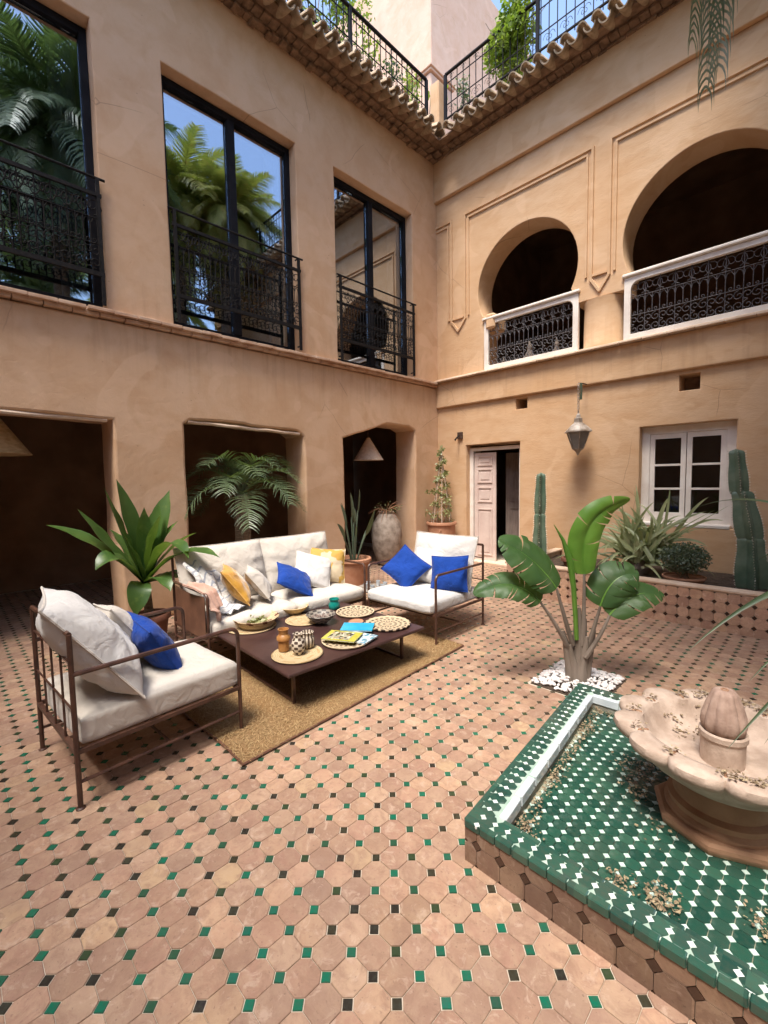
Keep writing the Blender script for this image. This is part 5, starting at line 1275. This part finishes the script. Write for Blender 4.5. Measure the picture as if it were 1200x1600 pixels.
# ================================================================ FURNITURE
def frame_chair(name, label, cat, loc, rz, W, Dp, hs=0.29, ha=0.68, hb=0.88, n_mid=0, group=None):
    """iron seat frame: local x = width, +y = the way it faces, origin at the back left foot"""
    t = thing(name, label, cat, loc, rz, group)
    r = 0.0125
    def foot(x, y): return MB().lathe([(0.022, 0), (0.022, 0.006), (0.012, 0.012)], 10, (x, y, 0))
    for x in (0, W):
        m = foot(x, 0); m.tube([(x, 0, 0), (x, 0, hb)], r, 8); m.build('leg', 'rust', t)
        m = foot(x, Dp); m.tube([(x, Dp, 0), (x, Dp, ha - 0.05)], r, 8); m.build('leg', 'rust', t)
        arm = [(x, 0.0, ha)] + [(x, Dp - 0.05 + 0.05 * math.sin(a), ha - 0.05 + 0.05 * math.cos(a)) for a in (PI / 2 * k / 6 for k in range(7))]
        MB().tube(arm, r * 1.05, 8).build('armrest', 'rust', t)
        MB().tube([(x, 0, 0.135), (x, Dp, 0.135)], r * 0.7, 6).build('stretcher', 'rust', t)
    sf = MB()
    for z in (hs,):
        sf.box((W / 2, 0, z), (W, 0.022, 0.022)).box((W / 2, Dp, z), (W, 0.022, 0.022)).box((0, Dp / 2, z), (0.022, Dp, 0.022)).box((W, Dp / 2, z), (0.022, Dp, 0.022))
        for k in range(1, int(W / 0.16)): sf.box((k * W / int(W / 0.16), Dp / 2, z - 0.004), (0.02, Dp, 0.006))
    sf.build('seat_frame', 'rust', t, 0)
    MB().tube([(0, Dp * 0.5, 0.135), (W, Dp * 0.5, 0.135)], r * 0.7, 6).build('stretcher', 'rust', t)
    MB().tube([(0, 0, hb), (W, 0, hb)], r, 8).build('top_bar', 'rust', t)
    nb_ = max(4, int(W / 0.2))
    for k in range(1, nb_): MB().tube([(W * k / nb_, 0, hs), (W * k / nb_, 0, hb)], 0.006, 6).build('back_bar', 'rust', t)
    for z in (0.50, 0.74): MB().tube([(0, 0, z), (W, 0, z)], 0.006, 6).build('back_bar', 'rust', t)
    return t
def cushion_obj(name, label, loc, rot, w_, h_, t_, mat, seed, pip=None, group=None, amp=0.008, sag=0.0, cat='cushion', pinch=0.08, parent=None):
    o = pillow(w_, h_, t_, seed, 24, amp, sag, pinch).build(name, mat, parent, 80)
    o.rotation_mode = 'YXZ'; o.location = loc; o.rotation_euler = rot
    if parent is None: tag(o, label, cat, group)
    piping(w_, h_, pinch, r=0.005 if pip is None else 0.007).build('piping', pip or mat, o)
    return o

# left armchair
AL = frame_chair('armchair', 'iron-framed armchair at the left, seen from its side, white seat cushion and blue pillow', 'armchair', (-3.32, 0.335, 0), R(4), 0.76, 0.885, group='iron armchairs with white cushions')
sc = MB(); rounded(sc, (0.38, 0.46, 0.372), (0.74, 0.88, 0.15), 0.03, 12, 0.010, 3, 0.002); sc.build('seat_cushion', 'cream', AL, 60)
cushion_obj('back_cushion', '', (0.45, 0.17, 0.735), (R(37), 0, R(-12)), 0.62, 0.68, 0.27, 'white_fab', 5, 'cream', amp=0.016, parent=AL)
cushion_obj('scatter_cushion', 'pale linen cushion behind the blue one on the left armchair', (-3.15, 0.78, 0.67), (R(35), R(-8), R(4)), 0.46, 0.42, 0.15, 'cream', 8)
cushion_obj('scatter_cushion', 'deep blue cushion leaning upright on the left armchair', (-2.98, 0.88, 0.60), (R(30), R(10), R(0)), 0.42, 0.41, 0.17, 'blue', 9)

# right armchair faces back towards the left one
AR = frame_chair('armchair', 'iron-framed armchair at the far end of the table holding two blue cushions', 'armchair', (-2.63, 4.09, 0), R(181), 0.92, 0.83, group='iron armchairs with white cushions')
sc = MB(); rounded(sc, (0.46, 0.45, 0.36), (0.88, 0.88, 0.13), 0.045, 12, 0.02, 6, 0.005); sc.build('seat_cushion', 'white_fab', AR, 60)
cushion_obj('back_cushion', '', (0.44, 0.14, 0.70), (R(16), 0, 0), 0.84, 0.56, 0.20, 'white_fab', 15, 'cream', amp=0.014, parent=AR, pinch=0.04)
cushion_obj('scatter_cushion', 'white cushion standing between the two blue cushions on the right armchair', (-3.15, 3.80, 0.63), (R(-20), R(6), R(12)), 0.40, 0.38, 0.14, 'white_fab', 18)
cushion_obj('scatter_cushion', 'blue cushion tipped on its corner at the far side of the right armchair', (-3.31, 3.60, 0.62), (R(-35), R(38), R(28)), 0.42, 0.39, 0.14, 'blue', 19)
cushion_obj('scatter_cushion', 'blue cushion propped behind the near arm of the right armchair', (-2.81, 3.73, 0.60), (R(-22), R(-4), R(20)), 0.40, 0.38, 0.15, 'blue', 20)

# sofa along the left wing, facing the table
SW, SD_ = 1.78, 0.76
SO = frame_chair('sofa', 'long iron-framed sofa with cream cushions in front of the middle bay', 'sofa', (-4.42, 3.30, 0), R(-90), SW, SD_, 0.26, 0.66, 0.90)
for x in (0.455, 1.325):
    m = MB(); rounded(m, (x, 0.40, 0.345), (0.865, 0.80, 0.15), 0.06, 12, 0.015, x * 3, 0.005); m.build('seat_cushion', 'cream', SO, 60)
    cushion_obj('back_cushion', '', (x + 0.0, 0.13, 0.69), (R(17), 0, 0), SW / 2 + 0.02, 0.60, 0.24, 'cream', int(x * 20), amp=0.013, parent=SO, pinch=0.03)
# hide panel on the near arm
MB().grid(lambda u, v: (SW + 0.012, lerp(0.08, SD_ - 0.02, u), lerp(0.28, 0.64, v) - 0.02 * math.sin(PI * u)), 12, 6).grid(lambda u, v: (SW + 0.016, lerp(0.08, SD_ - 0.02, u), lerp(0.28, 0.64, v) - 0.02 * math.sin(PI * u)), 12, 6, flip=True).build('side_panel', 'leather', SO, 50)
# things on the sofa (world positions; sofa faces +x)
rq = R(90)
cushion_obj('scatter_cushion', 'mustard velvet cushion standing near the left end of the sofa', (-3.95, 1.92, 0.635), (R(36), 0, R(-28)), 0.42, 0.40, 0.16, 'mustard', 30)
cushion_obj('scatter_cushion', 'cream cushion between the mustard one and the blue one on the sofa', (-3.96, 2.16, 0.61), (R(38), 0, R(-32)), 0.38, 0.36, 0.14, 'cream', 31)
cushion_obj('scatter_cushion', 'blue cushion lying tilted at the middle of the sofa', (-3.93, 2.56, 0.575), (R(56), R(35), R(-62)), 0.42, 0.40, 0.14, 'blue', 32)
cushion_obj('scatter_cushion', 'white tasselled cushion right of the blue one on the sofa', (-4.02, 2.86, 0.61), (R(34), R(-20), R(-105)), 0.42, 0.40, 0.13, 'white_fab', 33)
cushion_obj('scatter_cushion', 'gold and cream patterned cushion at the right end of the sofa', (-4.06, 3.08, 0.63), (R(25), R(-6), R(-122)), 0.42, 0.40, 0.15, 'gold', 34)
# crumpled throws over the near arm
def throw(name, label, pts, wd, mat, seed, amp=0.02, thick=0.012):
    pts = [Vector(p) for p in pts]; path = []
    for i in range(len(pts) - 1):
        for k in range(6): path.append(pts[i].lerp(pts[i + 1], k / 6))
    path.append(pts[-1]); mb = MB()
    def f(off):
        def g(u, v):
            i = v * (len(path) - 1); a = int(min(i, len(path) - 2)); p = path[a].lerp(path[a + 1], i - a)
            t = (path[a + 1] - path[a]).normalized(); s_ = t.cross(Vector((0, 0, 1))); s_ = s_.normalized() if s_.length > 0.1 else Vector((0, 1, 0)); nr = s_.cross(t)
            e = noise.noise(Vector((u * 5 + seed, v * 4, seed))) * amp + math.sin(u * 15 + v * 3) * amp * 0.45
            return p + s_ * (u - 0.5) * wd + nr * (e + off)
        return g
    mb.grid(f(0), 22, 30); mb.grid(f(thick), 22, 30, flip=True)
    return tag(mb.build(name, mat, None, 80), label, 'blanket')
throw('throw_blanket', 'crumpled white and grey striped throw bunched beside the mustard cushion', [(-4.28, 1.66, 0.84), (-4.12, 1.72, 0.72), (-3.98, 1.76, 0.52), (-3.86, 1.80, 0.455), (-3.72, 1.84, 0.455)], 0.26, 'throw', 3, 0.035)
throw('throw_blanket', 'rose coloured cloth hanging over the near arm of the sofa', [(-3.98, 1.50, 0.70), (-3.82, 1.52, 0.70), (-3.72, 1.57, 0.66), (-3.66, 1.60, 0.52), (-3.655, 1.61, 0.43)], 0.13, 'rose', 7, 0.018)

# rug
RG = thing('sisal_rug', 'rough golden sisal rug lying under the low table', 'rug', (-3.2, 2.25, 0))
def rugp(u, v): return (lerp(-3.95, lerp(-2.28, -2.42, v), u), lerp(1.10, 3.42, v) + 0.012 * math.sin(u * 9))
m = MB()
m.grid(lambda u, v: (*rugp(u, v), 0.016 + 0.004 * noise.noise(Vector((u * 9, v * 12, 0)))), 40, 50)
edge = [(u / 40, 0) for u in range(41)] + [(1, v / 50) for v in range(1, 51)] + [(1 - u / 40, 1) for u in range(1, 41)] + [(0, 1 - v / 50) for v in range(1, 50)]
b = len(m.v)
for (u, v) in edge: x, y = rugp(u, v); m.v += [(x, y, 0.016 + 0.004 * noise.noise(Vector((u * 9, v * 12, 0)))), (x, y, 0.002)]
ne = len(edge)
for i in range(ne): j = (i + 1) % ne; m.f.append((b + 2 * i, b + 2 * i + 1, b + 2 * j + 1, b + 2 * j))
m.build('rug_body', 'rug', RG, 40, world=True)
bt = MB().tube([(*rugp(u, v), 0.012) for (u, v) in edge], 0.008, 5, closed=True).build('binding', 'leather', RG, world=True)
fb = MB(); r10 = random.Random(8)
for k in range(17000):
    u, v = r10.random(), r10.random(); x, y = rugp(u, v); a = r10.uniform(0, 6.3); L = r10.uniform(0.015, 0.055); z = 0.017
    d = Vector((math.cos(a), math.sin(a), 0)); s_ = Vector((-d.y, d.x, 0)) * 0.0016; p0 = Vector((x, y, z)); p1 = p0 + d * L * 0.5 + Vector((0, 0, r10.uniform(0.004, 0.012))) + s_ * r10.uniform(-4, 4); p2 = p0 + d * L + Vector((0, 0, r10.uniform(0, 0.008)))
    fb.add([p0 + s_, p0 - s_, p1 - s_, p1 + s_, p2], [(0, 1, 2, 3), (3, 2, 4)])
stuff(fb.build('fibres', 'fibre', RG, 0, world=True))

# table
TZ = 0.31
TB = thing('low_table', 'low dark brown iron table crowded with baskets, bowls and magazines', 'table', (-3.08, 2.25, 0), R(-1.5))
MB().box((0, 0, TZ - 0.012), (1.20, 1.36, 0.024), 0.005).box((0, 0, TZ - 0.030), (1.10, 1.26, 0.012)).build('tabletop', 'table_top', TB, 0)
for sx in (-1, 1):
    for sy in (-1, 1): MB().box((sx * 0.44, sy * 0.55, TZ / 2 - 0.02), (0.022, 0.022, TZ - 0.04)).build('leg', 'rust', TB, 0)
    MB().box((0, sx * 0.55, 0.03), (0.86, 0.018, 0.018)).build('stretcher', 'rust', TB, 0)

def plate(name, label, x, y, r, mat, z=TZ, h=0.012, lip=0.008, rz=0, cat='plate'):
    m = MB().lathe([(r * 0.55, 0), (r * 0.97, h * 0.5), (r, h), (r, h + lip), (r * 0.97, h + lip + 0.003), (r * 0.90, h), (r * 0.5, h * 0.8), (0.001, h * 0.7)], 44)
    o = m.build(name, mat, None, 50, loc=(x, y, z + 0.001)); o.rotation_euler = (0, 0, rz)
    return tag(o, label, cat)
def bowl(name, label, x, y, z, r, h, mat, mat_in=None, cat='bowl', foot=0.45):
    m = MB().lathe([(r * foot, 0), (r * foot * 1.02, 0.006), (r * 0.82, h * 0.55), (r, h), (r * 0.975, h + 0.004), (r * 0.94, h - 0.004), (r * 0.75, h * 0.5), (r * 0.35, 0.014), (0.001, 0.012)], 44)
    return tag(m.build(name, mat, None, 50, loc=(x, y, z)), label, cat)
plate('woven_mat', 'plain woven mat under the deep basket at the left of the table', -3.60, 1.88, 0.215, 'woven_plain', h=0.006, lip=0.004, cat='mat')
bowl('woven_basket', 'deep brown and cream woven basket with dried pods at the left of the table', -3.58, 1.92, TZ + 0.012, 0.20, 0.075, 'woven_brown', cat='basket', foot=0.72)
tag(leafclump(MB(), (-3.58, 1.93, TZ + 0.060), (0.09, 0.08, 0.018), 70, 0.05, r10).build('dried_pods', 'leaf_dry', None, 0), 'small heap of pale dried leaves inside the deep woven basket', 'dried leaves')['kind'] = 'stuff'
plate('woven_mat', 'pale woven mat under the straw bowl near the sofa', -3.40, 2.30, 0.17, 'woven_plain', h=0.006, lip=0.003, cat='mat')
bowl('straw_bowl', 'straw bowl with brown rings standing nearest the sofa', -3.66, 2.36, TZ + 0.002, 0.145, 0.075, 'woven_brown2', cat='bowl', foot=0.5)
bowl('painted_bowl', 'grey painted pottery bowl filled with small dark objects in the middle of the table', -3.22, 2.36, TZ + 0.012, 0.135, 0.075, 'bowl_grey')
nuts = MB()
for k in range(60):
    a, q = r10.uniform(0, 6.3), 0.085 * math.sqrt(r10.random()); nuts.lathe([(0.001, -0.008), (0.009, 0), (0.001, 0.009)], 6, (-3.22 + q * math.cos(a), 2.36 + q * math.sin(a), TZ + 0.055 + r10.uniform(0, 0.012)))
tag(nuts.build('nuts', 'nuts', None, 40), 'dark nuts heaped in the grey painted bowl', 'nuts', None, 'stuff')
v = MB().lathe([(0.045, 0), (0.055, 0.01), (0.058, 0.05), (0.045, 0.075), (0.042, 0.085), (0.052, 0.10), (0.05, 0.108), (0.042, 0.106), (0.038, 0.09)], 32).build('glazed_jar', 'teal', None, 50, loc=(-3.48, 2.72, TZ + 0.001))
tag(v, 'small teal glazed jar at the back of the table near the sofa', 'jar')
plate('woven_plate', 'round cream and black woven plate at the far corner of the table', -3.22, 2.77, 0.185, 'woven_dark', rz=0.6)
plate('woven_plate', 'round cream and black woven plate at the near right corner of the table', -2.74, 2.73, 0.205, 'woven_dark', rz=1.7)
plate('woven_mat', 'plain straw mat carrying the three clay vases at the near corner', -2.76, 1.80, 0.190, 'woven_plain', h=0.008, lip=0.004, cat='mat')
plate('woven_plate', 'woven plate mostly hidden under the magazines', -2.70, 2.22, 0.195, 'woven_dark', h=0.010)
bowl('clay_saucer', 'small flat terracotta saucer between the two woven plates', -2.98, 2.57, TZ + 0.001, 0.07, 0.018, 'terracotta', cat='saucer')
mz = TZ + 0.014
def vase(label, x, y, prof, mat, cat='vase'):
    o = MB().lathe(prof, 32).build('clay_vase', mat, None, 45, loc=(x, y, mz)); return tag(o, label, cat, None)
vase('amber brown ribbed clay vase, the tallest and leftmost on the straw mat', -2.88, 1.76, [(0.038, 0), (0.042, 0.01), (0.040, 0.075), (0.052, 0.085), (0.052, 0.105), (0.034, 0.125), (0.036, 0.15), (0.042, 0.165), (0.036, 0.166), (0.030, 0.14)], 'pot_brown')
vase('white clay vase painted with dark loops at the front of the straw mat', -2.745, 1.80, [(0.030, 0), (0.034, 0.006), (0.050, 0.04), (0.052, 0.075), (0.044, 0.105), (0.033, 0.12), (0.034, 0.145), (0.038, 0.152), (0.032, 0.153), (0.026, 0.13)], 'pot_white')
vase('squat striped clay jar standing right of the painted vase', -2.80, 1.92, [(0.034, 0), (0.048, 0.01), (0.055, 0.05), (0.052, 0.078), (0.043, 0.09), (0.046, 0.115), (0.05, 0.12), (0.042, 0.122), (0.037, 0.1)], 'pot_stripe')
def magazine(label, x, y, z, w_, h_, rz, cover, photo, th=0.008):
    t = thing('magazine', label, 'magazine', (x, y, z), rz)
    MB().box((0, 0, th / 2), (w_ - 0.004, h_ - 0.004, th - 0.002)).build('pages', 'paper', t, 0)
    MB().box((0, 0, th + 0.0004), (w_, h_, 0.0008)).box((0, 0, 0.0003), (w_, h_, 0.0006)).build('cover', cover, t, 0)
    if photo: MB().box((0, -0.01, th + 0.0014), (w_ * 0.80, h_ * 0.66, 0.0008)).build('cover_photo', photo, t, 0)
    return t
magazine('grey-blue magazine at the bottom of the pile', -2.66, 2.30, mz + 0.006, 0.21, 0.28, R(-75), 'mag_city', None)
magazine('bright blue magazine sticking out behind the yellow one', -2.82, 2.45, mz + 0.016, 0.20, 0.27, R(-50), 'mag_blue', None)
magazine('magazine with a yellow-green cover and photo on top of the pile', -2.72, 2.20, mz + 0.026, 0.21, 0.28, R(-62), 'mag_yellow', 'mag_photo')

# tray of tea glasses on the floor between sofa and right armchair
TR = thing('tea_tray', 'round metal tray holding a few glasses on a low stand between sofa and armchair', 'tray', (-4.08, 3.86, 0))
MB().lathe([(0.20, 0.20), (0.235, 0.205), (0.24, 0.222), (0.232, 0.222), (0.2, 0.21), (0.001, 0.209)], 32).build('tray', 'lamp_metal', TR, 40)
for a in range(3): MB().tube([(0.15 * math.cos(a * 2.09), 0.15 * math.sin(a * 2.09), 0.2), (0.17 * math.cos(a * 2.09), 0.17 * math.sin(a * 2.09), 0)], 0.009, 6).build('leg', 'rust', TR)
for k in range(6):
    a = k * 1.05; o = MB().lathe([(0.022, 0), (0.028, 0.07), (0.025, 0.07), (0.02, 0.006), (0.001, 0.005)], 14).build('tea_glass', 'glass_s', None, 40, loc=(-4.08 + 0.13 * math.cos(a), 3.86 + 0.13 * math.sin(a), 0.211))
    tag(o, 'small clear tea glass on the round tray by the armchair, ' + ('nearest the armchair', 'at the back right', 'at the back', 'nearest the sofa', 'at the front left', 'at the front')[k], 'glass', 'tea glasses on the tray')

# tall pale urn inside the right bay
U = tag(MB().lathe([(0.13, 0), (0.18, 0.05), (0.26, 0.30), (0.29, 0.55), (0.26, 0.78), (0.17, 0.93), (0.13, 0.97), (0.15, 1.0), (0.13, 1.0), (0.11, 0.95)], 36, rfun=lambda a, z: 1 + 0.02 * math.sin(a * 3 + z * 7)).build('urn', 'urn_clay', None, 45, loc=(-5.86, 5.86, 0)), 'big pale weathered clay urn standing inside the right-hand bay', 'urn')
bl_ = MB()
for k in range(46): bl_.lathe([(0.001, -0.012), (0.012, 0), (0.001, 0.012)], 7, (-5.86 + 0.285 * math.cos(k * 2.4), 5.86 + 0.285 * math.sin(k * 2.4), 0.35 + 0.4 * ((k * 0.618) % 1)))
d_ = thing('dried_plant', 'sprawling thin reddish dry plant growing out of the pale urn', 'plant', (-5.86, 5.86, 0.95))
for k in range(22):
    a = k * 2.4; L = r10.uniform(0.2, 0.4); MB().tube(bez((0, 0, 0), (0.1 * math.cos(a), 0.1 * math.sin(a), 0.2), (L * math.cos(a), L * math.sin(a), r10.uniform(-0.2, 0.25)), 6), [0.005] * 5 + [0.003, 0.002], 4).build('twig', 'terracotta', d_)
mb = MB(); leafclump(mb, (0, 0, 0.1), (0.3, 0.3, 0.14), 160, 0.035, r10); mb.build('foliage', 'leaf_dry', d_, 0)

# ---------------------------------------------------------------- lamps
def cone_lamp(label, c, r, h, mat, ztop, holes=False):
    t = thing('pendant_lamp', label, 'lamp', c)
    MB().lathe([(r, 0), (r * 0.98, 0.012), (r * 0.62, h * 0.42), (r * 0.33, h * 0.75), (r * 0.16, h * 0.93), (r * 0.12, h), (r * 0.09, h), (r * 0.13, h * 0.92), (r * 0.30, h * 0.74), (r * 0.59, h * 0.42), (r * 0.95, 0.012)], 40).build('lamp_shade', mat, t, 40)
    MB().tube([(0, 0, h * 0.9), (0, 0, ztop - c[2])], 0.006, 5).build('cord', 'rust', t)
    return t
cone_lamp('white raffia cone lampshade hanging inside the right-hand bay', (-5.95, 5.52, 1.95), 0.27, 0.40, 'shade_white', 3.05)
cone_lamp('big woven cone lampshade cut off at the left edge, in the first bay', (-6.2, 0.28, 1.93), 0.45, 0.62, 'basketstraw', 3.05)
LN = thing('wall_lantern', 'six-sided metal and glass lantern hanging in front of the back wall', 'lantern', (-2.70, 6.75, 1.90))
MB().lathe([(0.001, 0), (0.018, 0.02), (0.03, 0.05), (0.05, 0.075), (0.075, 0.09), (0.08, 0.105)], 6).build('bottom_cap', 'lamp_metal', LN, 20)
MB().lathe([(0.075, 0.106), (0.165, 0.345), (0.16, 0.346)], 6).build('glass', 'frost', LN, 0)
MB().lathe([(0.205, 0.345), (0.20, 0.365), (0.10, 0.46), (0.065, 0.485), (0.06, 0.55), (0.035, 0.56), (0.03, 0.60), (0.012, 0.62), (0.012, 0.66)], 6).build('roof', 'lamp_metal', LN, 20)
for k in range(6):
    a = 2 * PI * k / 6; MB().tube([(0.08 * math.cos(a), 0.08 * math.sin(a), 0.10), (0.170 * math.cos(a), 0.170 * math.sin(a), 0.35)], 0.007, 5).build('glazing_bar', 'lamp_metal', LN)
for k in range(14):
    MB().tube([(0.016 * math.cos(a) * (1 if k % 2 else 0.15), 0.016 * math.cos(a) * (0.15 if k % 2 else 1), 0.675 + k * 0.028 + 0.02 * math.sin(a)) for a in (2 * PI * q / 8 for q in range(8))], 0.004, 4, closed=True).build('chain_link', 'lamp_metal', LN)
cb = MB()
for q in range(8): cb.tube([(0.03 + 0.016 * math.sin(q * 2), 0.012 * math.cos(q), 0.82), (0.036 + 0.014 * math.sin(q * 2 + 1), 0.012 * math.cos(q), 0.95), (0.03 + 0.016 * math.sin(q * 2), 0.012 * math.cos(q), 1.06)], 0.004, 4)
cb.build('coiled_cable', 'leaf_grey', LN)
MB().tube([(0, 0, 1.06), (0.02, 0.12, 1.07), (0.02, 0.235, 1.07)], 0.01, 6).build('bracket', 'rust', LN)
SC = thing('wall_spotlight', 'small square dark spotlight fixed high on the wall left of the door', 'spotlight', (-5.02, 7.0, 2.40))
MB().box((0, 0.03, 0), (0.11, 0.04, 0.13), 0.006).build('backplate', 'wood_dark', SC, 0)
MB().tube([(0, 0.0, 0), (-0.02, -0.06, -0.05), (-0.03, -0.09, -0.09)], [0.01, 0.014, 0.018], 8).build('spot_arm', 'iron', SC)
# pots seen through the arcade grille
for (x, s_, lab) in ((-3.80, 1.0, 'patterned pot on the gallery floor behind the left arch grille'), (-3.32, 0.85, 'second, darker pot on the gallery floor behind the left arch grille'), (-4.30, 0.6, 'small pale pot at the left end behind the left arch grille')):
    tag(MB().lathe([(0.08 * s_, 0), (0.13 * s_, 0.05 * s_), (0.12 * s_, 0.15 * s_), (0.05 * s_, 0.25 * s_), (0.035 * s_, 0.3 * s_), (0.05 * s_, 0.34 * s_), (0.03 * s_, 0.38 * s_), (0.012 * s_, 0.45 * s_)], 20).build('gallery_pot', 'urn_clay', None, 40, loc=(x, B + 0.32, 3.49)), lab, 'pot')

# ---------------------------------------------------------------- terrace greenery
def creeper(label, c, rad, n, size, mat, stems=6, zb=7.84, rr=rnd):
    t = thing('terrace_plant', label, 'plant', (c[0], c[1], zb))
    for k in range(stems): MB().tube([(rr.gauss(0, 0.05), rr.gauss(0, 0.05), 0), (rr.gauss(0, rad[0] * 0.4), rr.gauss(0, rad[1] * 0.4), (c[2] - zb) * 0.6), (rr.gauss(0, rad[0] * 0.6), rr.gauss(0, rad[1] * 0.6), c[2] - zb + rad[2] * 0.6)], [0.012, 0.009, 0.004], 5).build('stem', 'bark', t)
    mb = MB()
    for q in range(9):
        d = Vector((rr.gauss(0, 0.5), rr.gauss(0, 0.5), rr.uniform(-0.9, 0.9))); leafclump(mb, (d.x * rad[0], d.y * rad[1], c[2] - zb + d.z * rad[2]), (rad[0] * 0.55, rad[1] * 0.55, rad[2] * 0.4), n // 9, size, rr)
    mb.build('foliage', mat, t, 0); return t
r11 = random.Random(44)
creeper('lush lime-green creeper spilling over the right terrace rail', (-3.95, 6.95, 8.50), (0.55, 0.28, 0.62), 3800, 0.085, 'leaf_lime', rr=r11)
creeper('thin green shrub behind the left terrace railing', (-5.75, 4.9, 8.9), (0.25, 0.6, 0.6), 1100, 0.07, 'leaf_lime', rr=r11)
creeper('slim column of flowering creeper against the pink terrace block', (-6.9, 7.9, 9.5), (0.2, 0.22, 0.95), 900, 0.08, 'leaf_lime', rr=r11)
creeper('low tuft of leaves at the corner pier between the railings', (-5.55, 7.05, 8.72), (0.16, 0.16, 0.14), 60, 0.09, 'leaf_lime', 3, rr=r11)
creeper('grey-green plant with a white flower just right of the corner post', (-4.95, 7.05, 8.45), (0.16, 0.15, 0.4), 220, 0.06, 'leaf_grey', 3, rr=r11)
creeper('dark bushy pot plant low behind the left railing near the corner', (-5.75, 5.9, 8.2), (0.25, 0.45, 0.35), 1000, 0.07, 'leaf_grey', 4, rr=r11)
creeper('dry twiggy shrub behind the far left part of the railing', (-5.8, 3.9, 8.6), (0.3, 0.5, 0.6), 900, 0.06, 'leaf_dry', 6, rr=r11)

# ---------------------------------------------------------------- tall palms of the courtyard (seen in the panes, one hangs into view)
def palm_frond_mesh(L, ll, n, mat, seed, sag, name='frond'):
    r = random.Random(seed); mb = MB(); pts = bez((0, 0, 0), (L * 0.45, 0, L * 0.30), (L * 0.9, 0, -L * sag), 22)
    frond(mb, pts, ll, n, 0.9, 0.036, 0.022, r, 3, 0.2)
    return mb.mesh(name, mat, 0)
fm = {k: [palm_frond_mesh(2.7, 0.85, 80, k, s, g_) for s, g_ in ((1, 0.15), (2, 0.45), (3, 0.75))] for k in ('leaf_palm', 'leaf_sunlit')}
def tall_palm(label, x, y, h, mat, n=34, scale=1.0, seed=0):
    t = thing('tall_palm', label, 'palm tree', (x, y, 0), 0, 'tall palms growing through the courtyard'); r = random.Random(seed)
    MB().tube([(0.15 * math.sin(k * 0.5), 0.1 * math.sin(k * 0.7), h * k / 10) for k in range(11)], [lerp(0.19, 0.12, k / 10) + 0.01 * (k % 2) for k in range(11)], 12).build('trunk', 'bark', t)
    top = Vector((0.15 * math.sin(5), 0.1 * math.sin(7), h - 0.05))
    for k in range(n):
        f = k / n; a = k * 2.39996 + r.uniform(-0.2, 0.2); el = lerp(1.15, -0.75, f ** 0.8)
        o = link('frond', fm[mat][min(2, int(f * 3))], t, tuple(top)); o.rotation_euler = (r.uniform(-0.3, 0.3), -el, a); o.scale = (scale * r.uniform(0.85, 1.1),) * 3
    return t
tall_palm('tall palm with dark fronds overhead at the right of the courtyard', 0.9, 2.3, 9.0, 'leaf_palm', 60, 1.0, 1)
tall_palm('tall sunlit palm mirrored at the left of the middle window', 1.9, 5.3, 9.4, 'leaf_sunlit', 38, 0.8, 2)
tall_palm('sunlit palm with a brown skirt leaning over the arches, mirrored right in the middle window', 0.75, 6.1, 8.9, 'leaf_sunlit', 56, 0.62, 3)
tall_palm('shorter palm near the far wall, its crown mirrored low in the panes', 5.2, 5.2, 7.6, 'leaf_sunlit', 50, 0.9, 4)
tall_palm('short palm standing well right of the fountain', 4.4, 2.2, 6.6, 'leaf_palm', 50, 0.9, 5)
HF = bpy.data.objects.new('hanging_frond', None); C.objects.link(HF); HF.location = (-0.35, 3.9, 7.3); ROOTLOC[HF.name] = (-0.35, 3.9, 7.3)
tag(HF, 'tip of a drooping grey-green palm frond hanging down in front of the big arch', 'palm frond')
r12 = random.Random(3)
for (tx, ty, tz) in ((-0.42, 0.22, -2.95), (-0.50, 0.16, -2.6), (-0.36, 0.28, -2.8), (-0.30, 0.10, -2.3), (-0.15, 0.05, -2.1)):
    mb = MB(); frond(mb, bez((0.6, -0.3, 0.2), (-0.35, 0.1, -0.1), (tx, ty, tz + 0.0), 22), 0.5, 88, 3.0, 0.017, 0.010, r12, 5, -0.1); mb.build('frond_branch', 'leaf_hang', HF, 0)
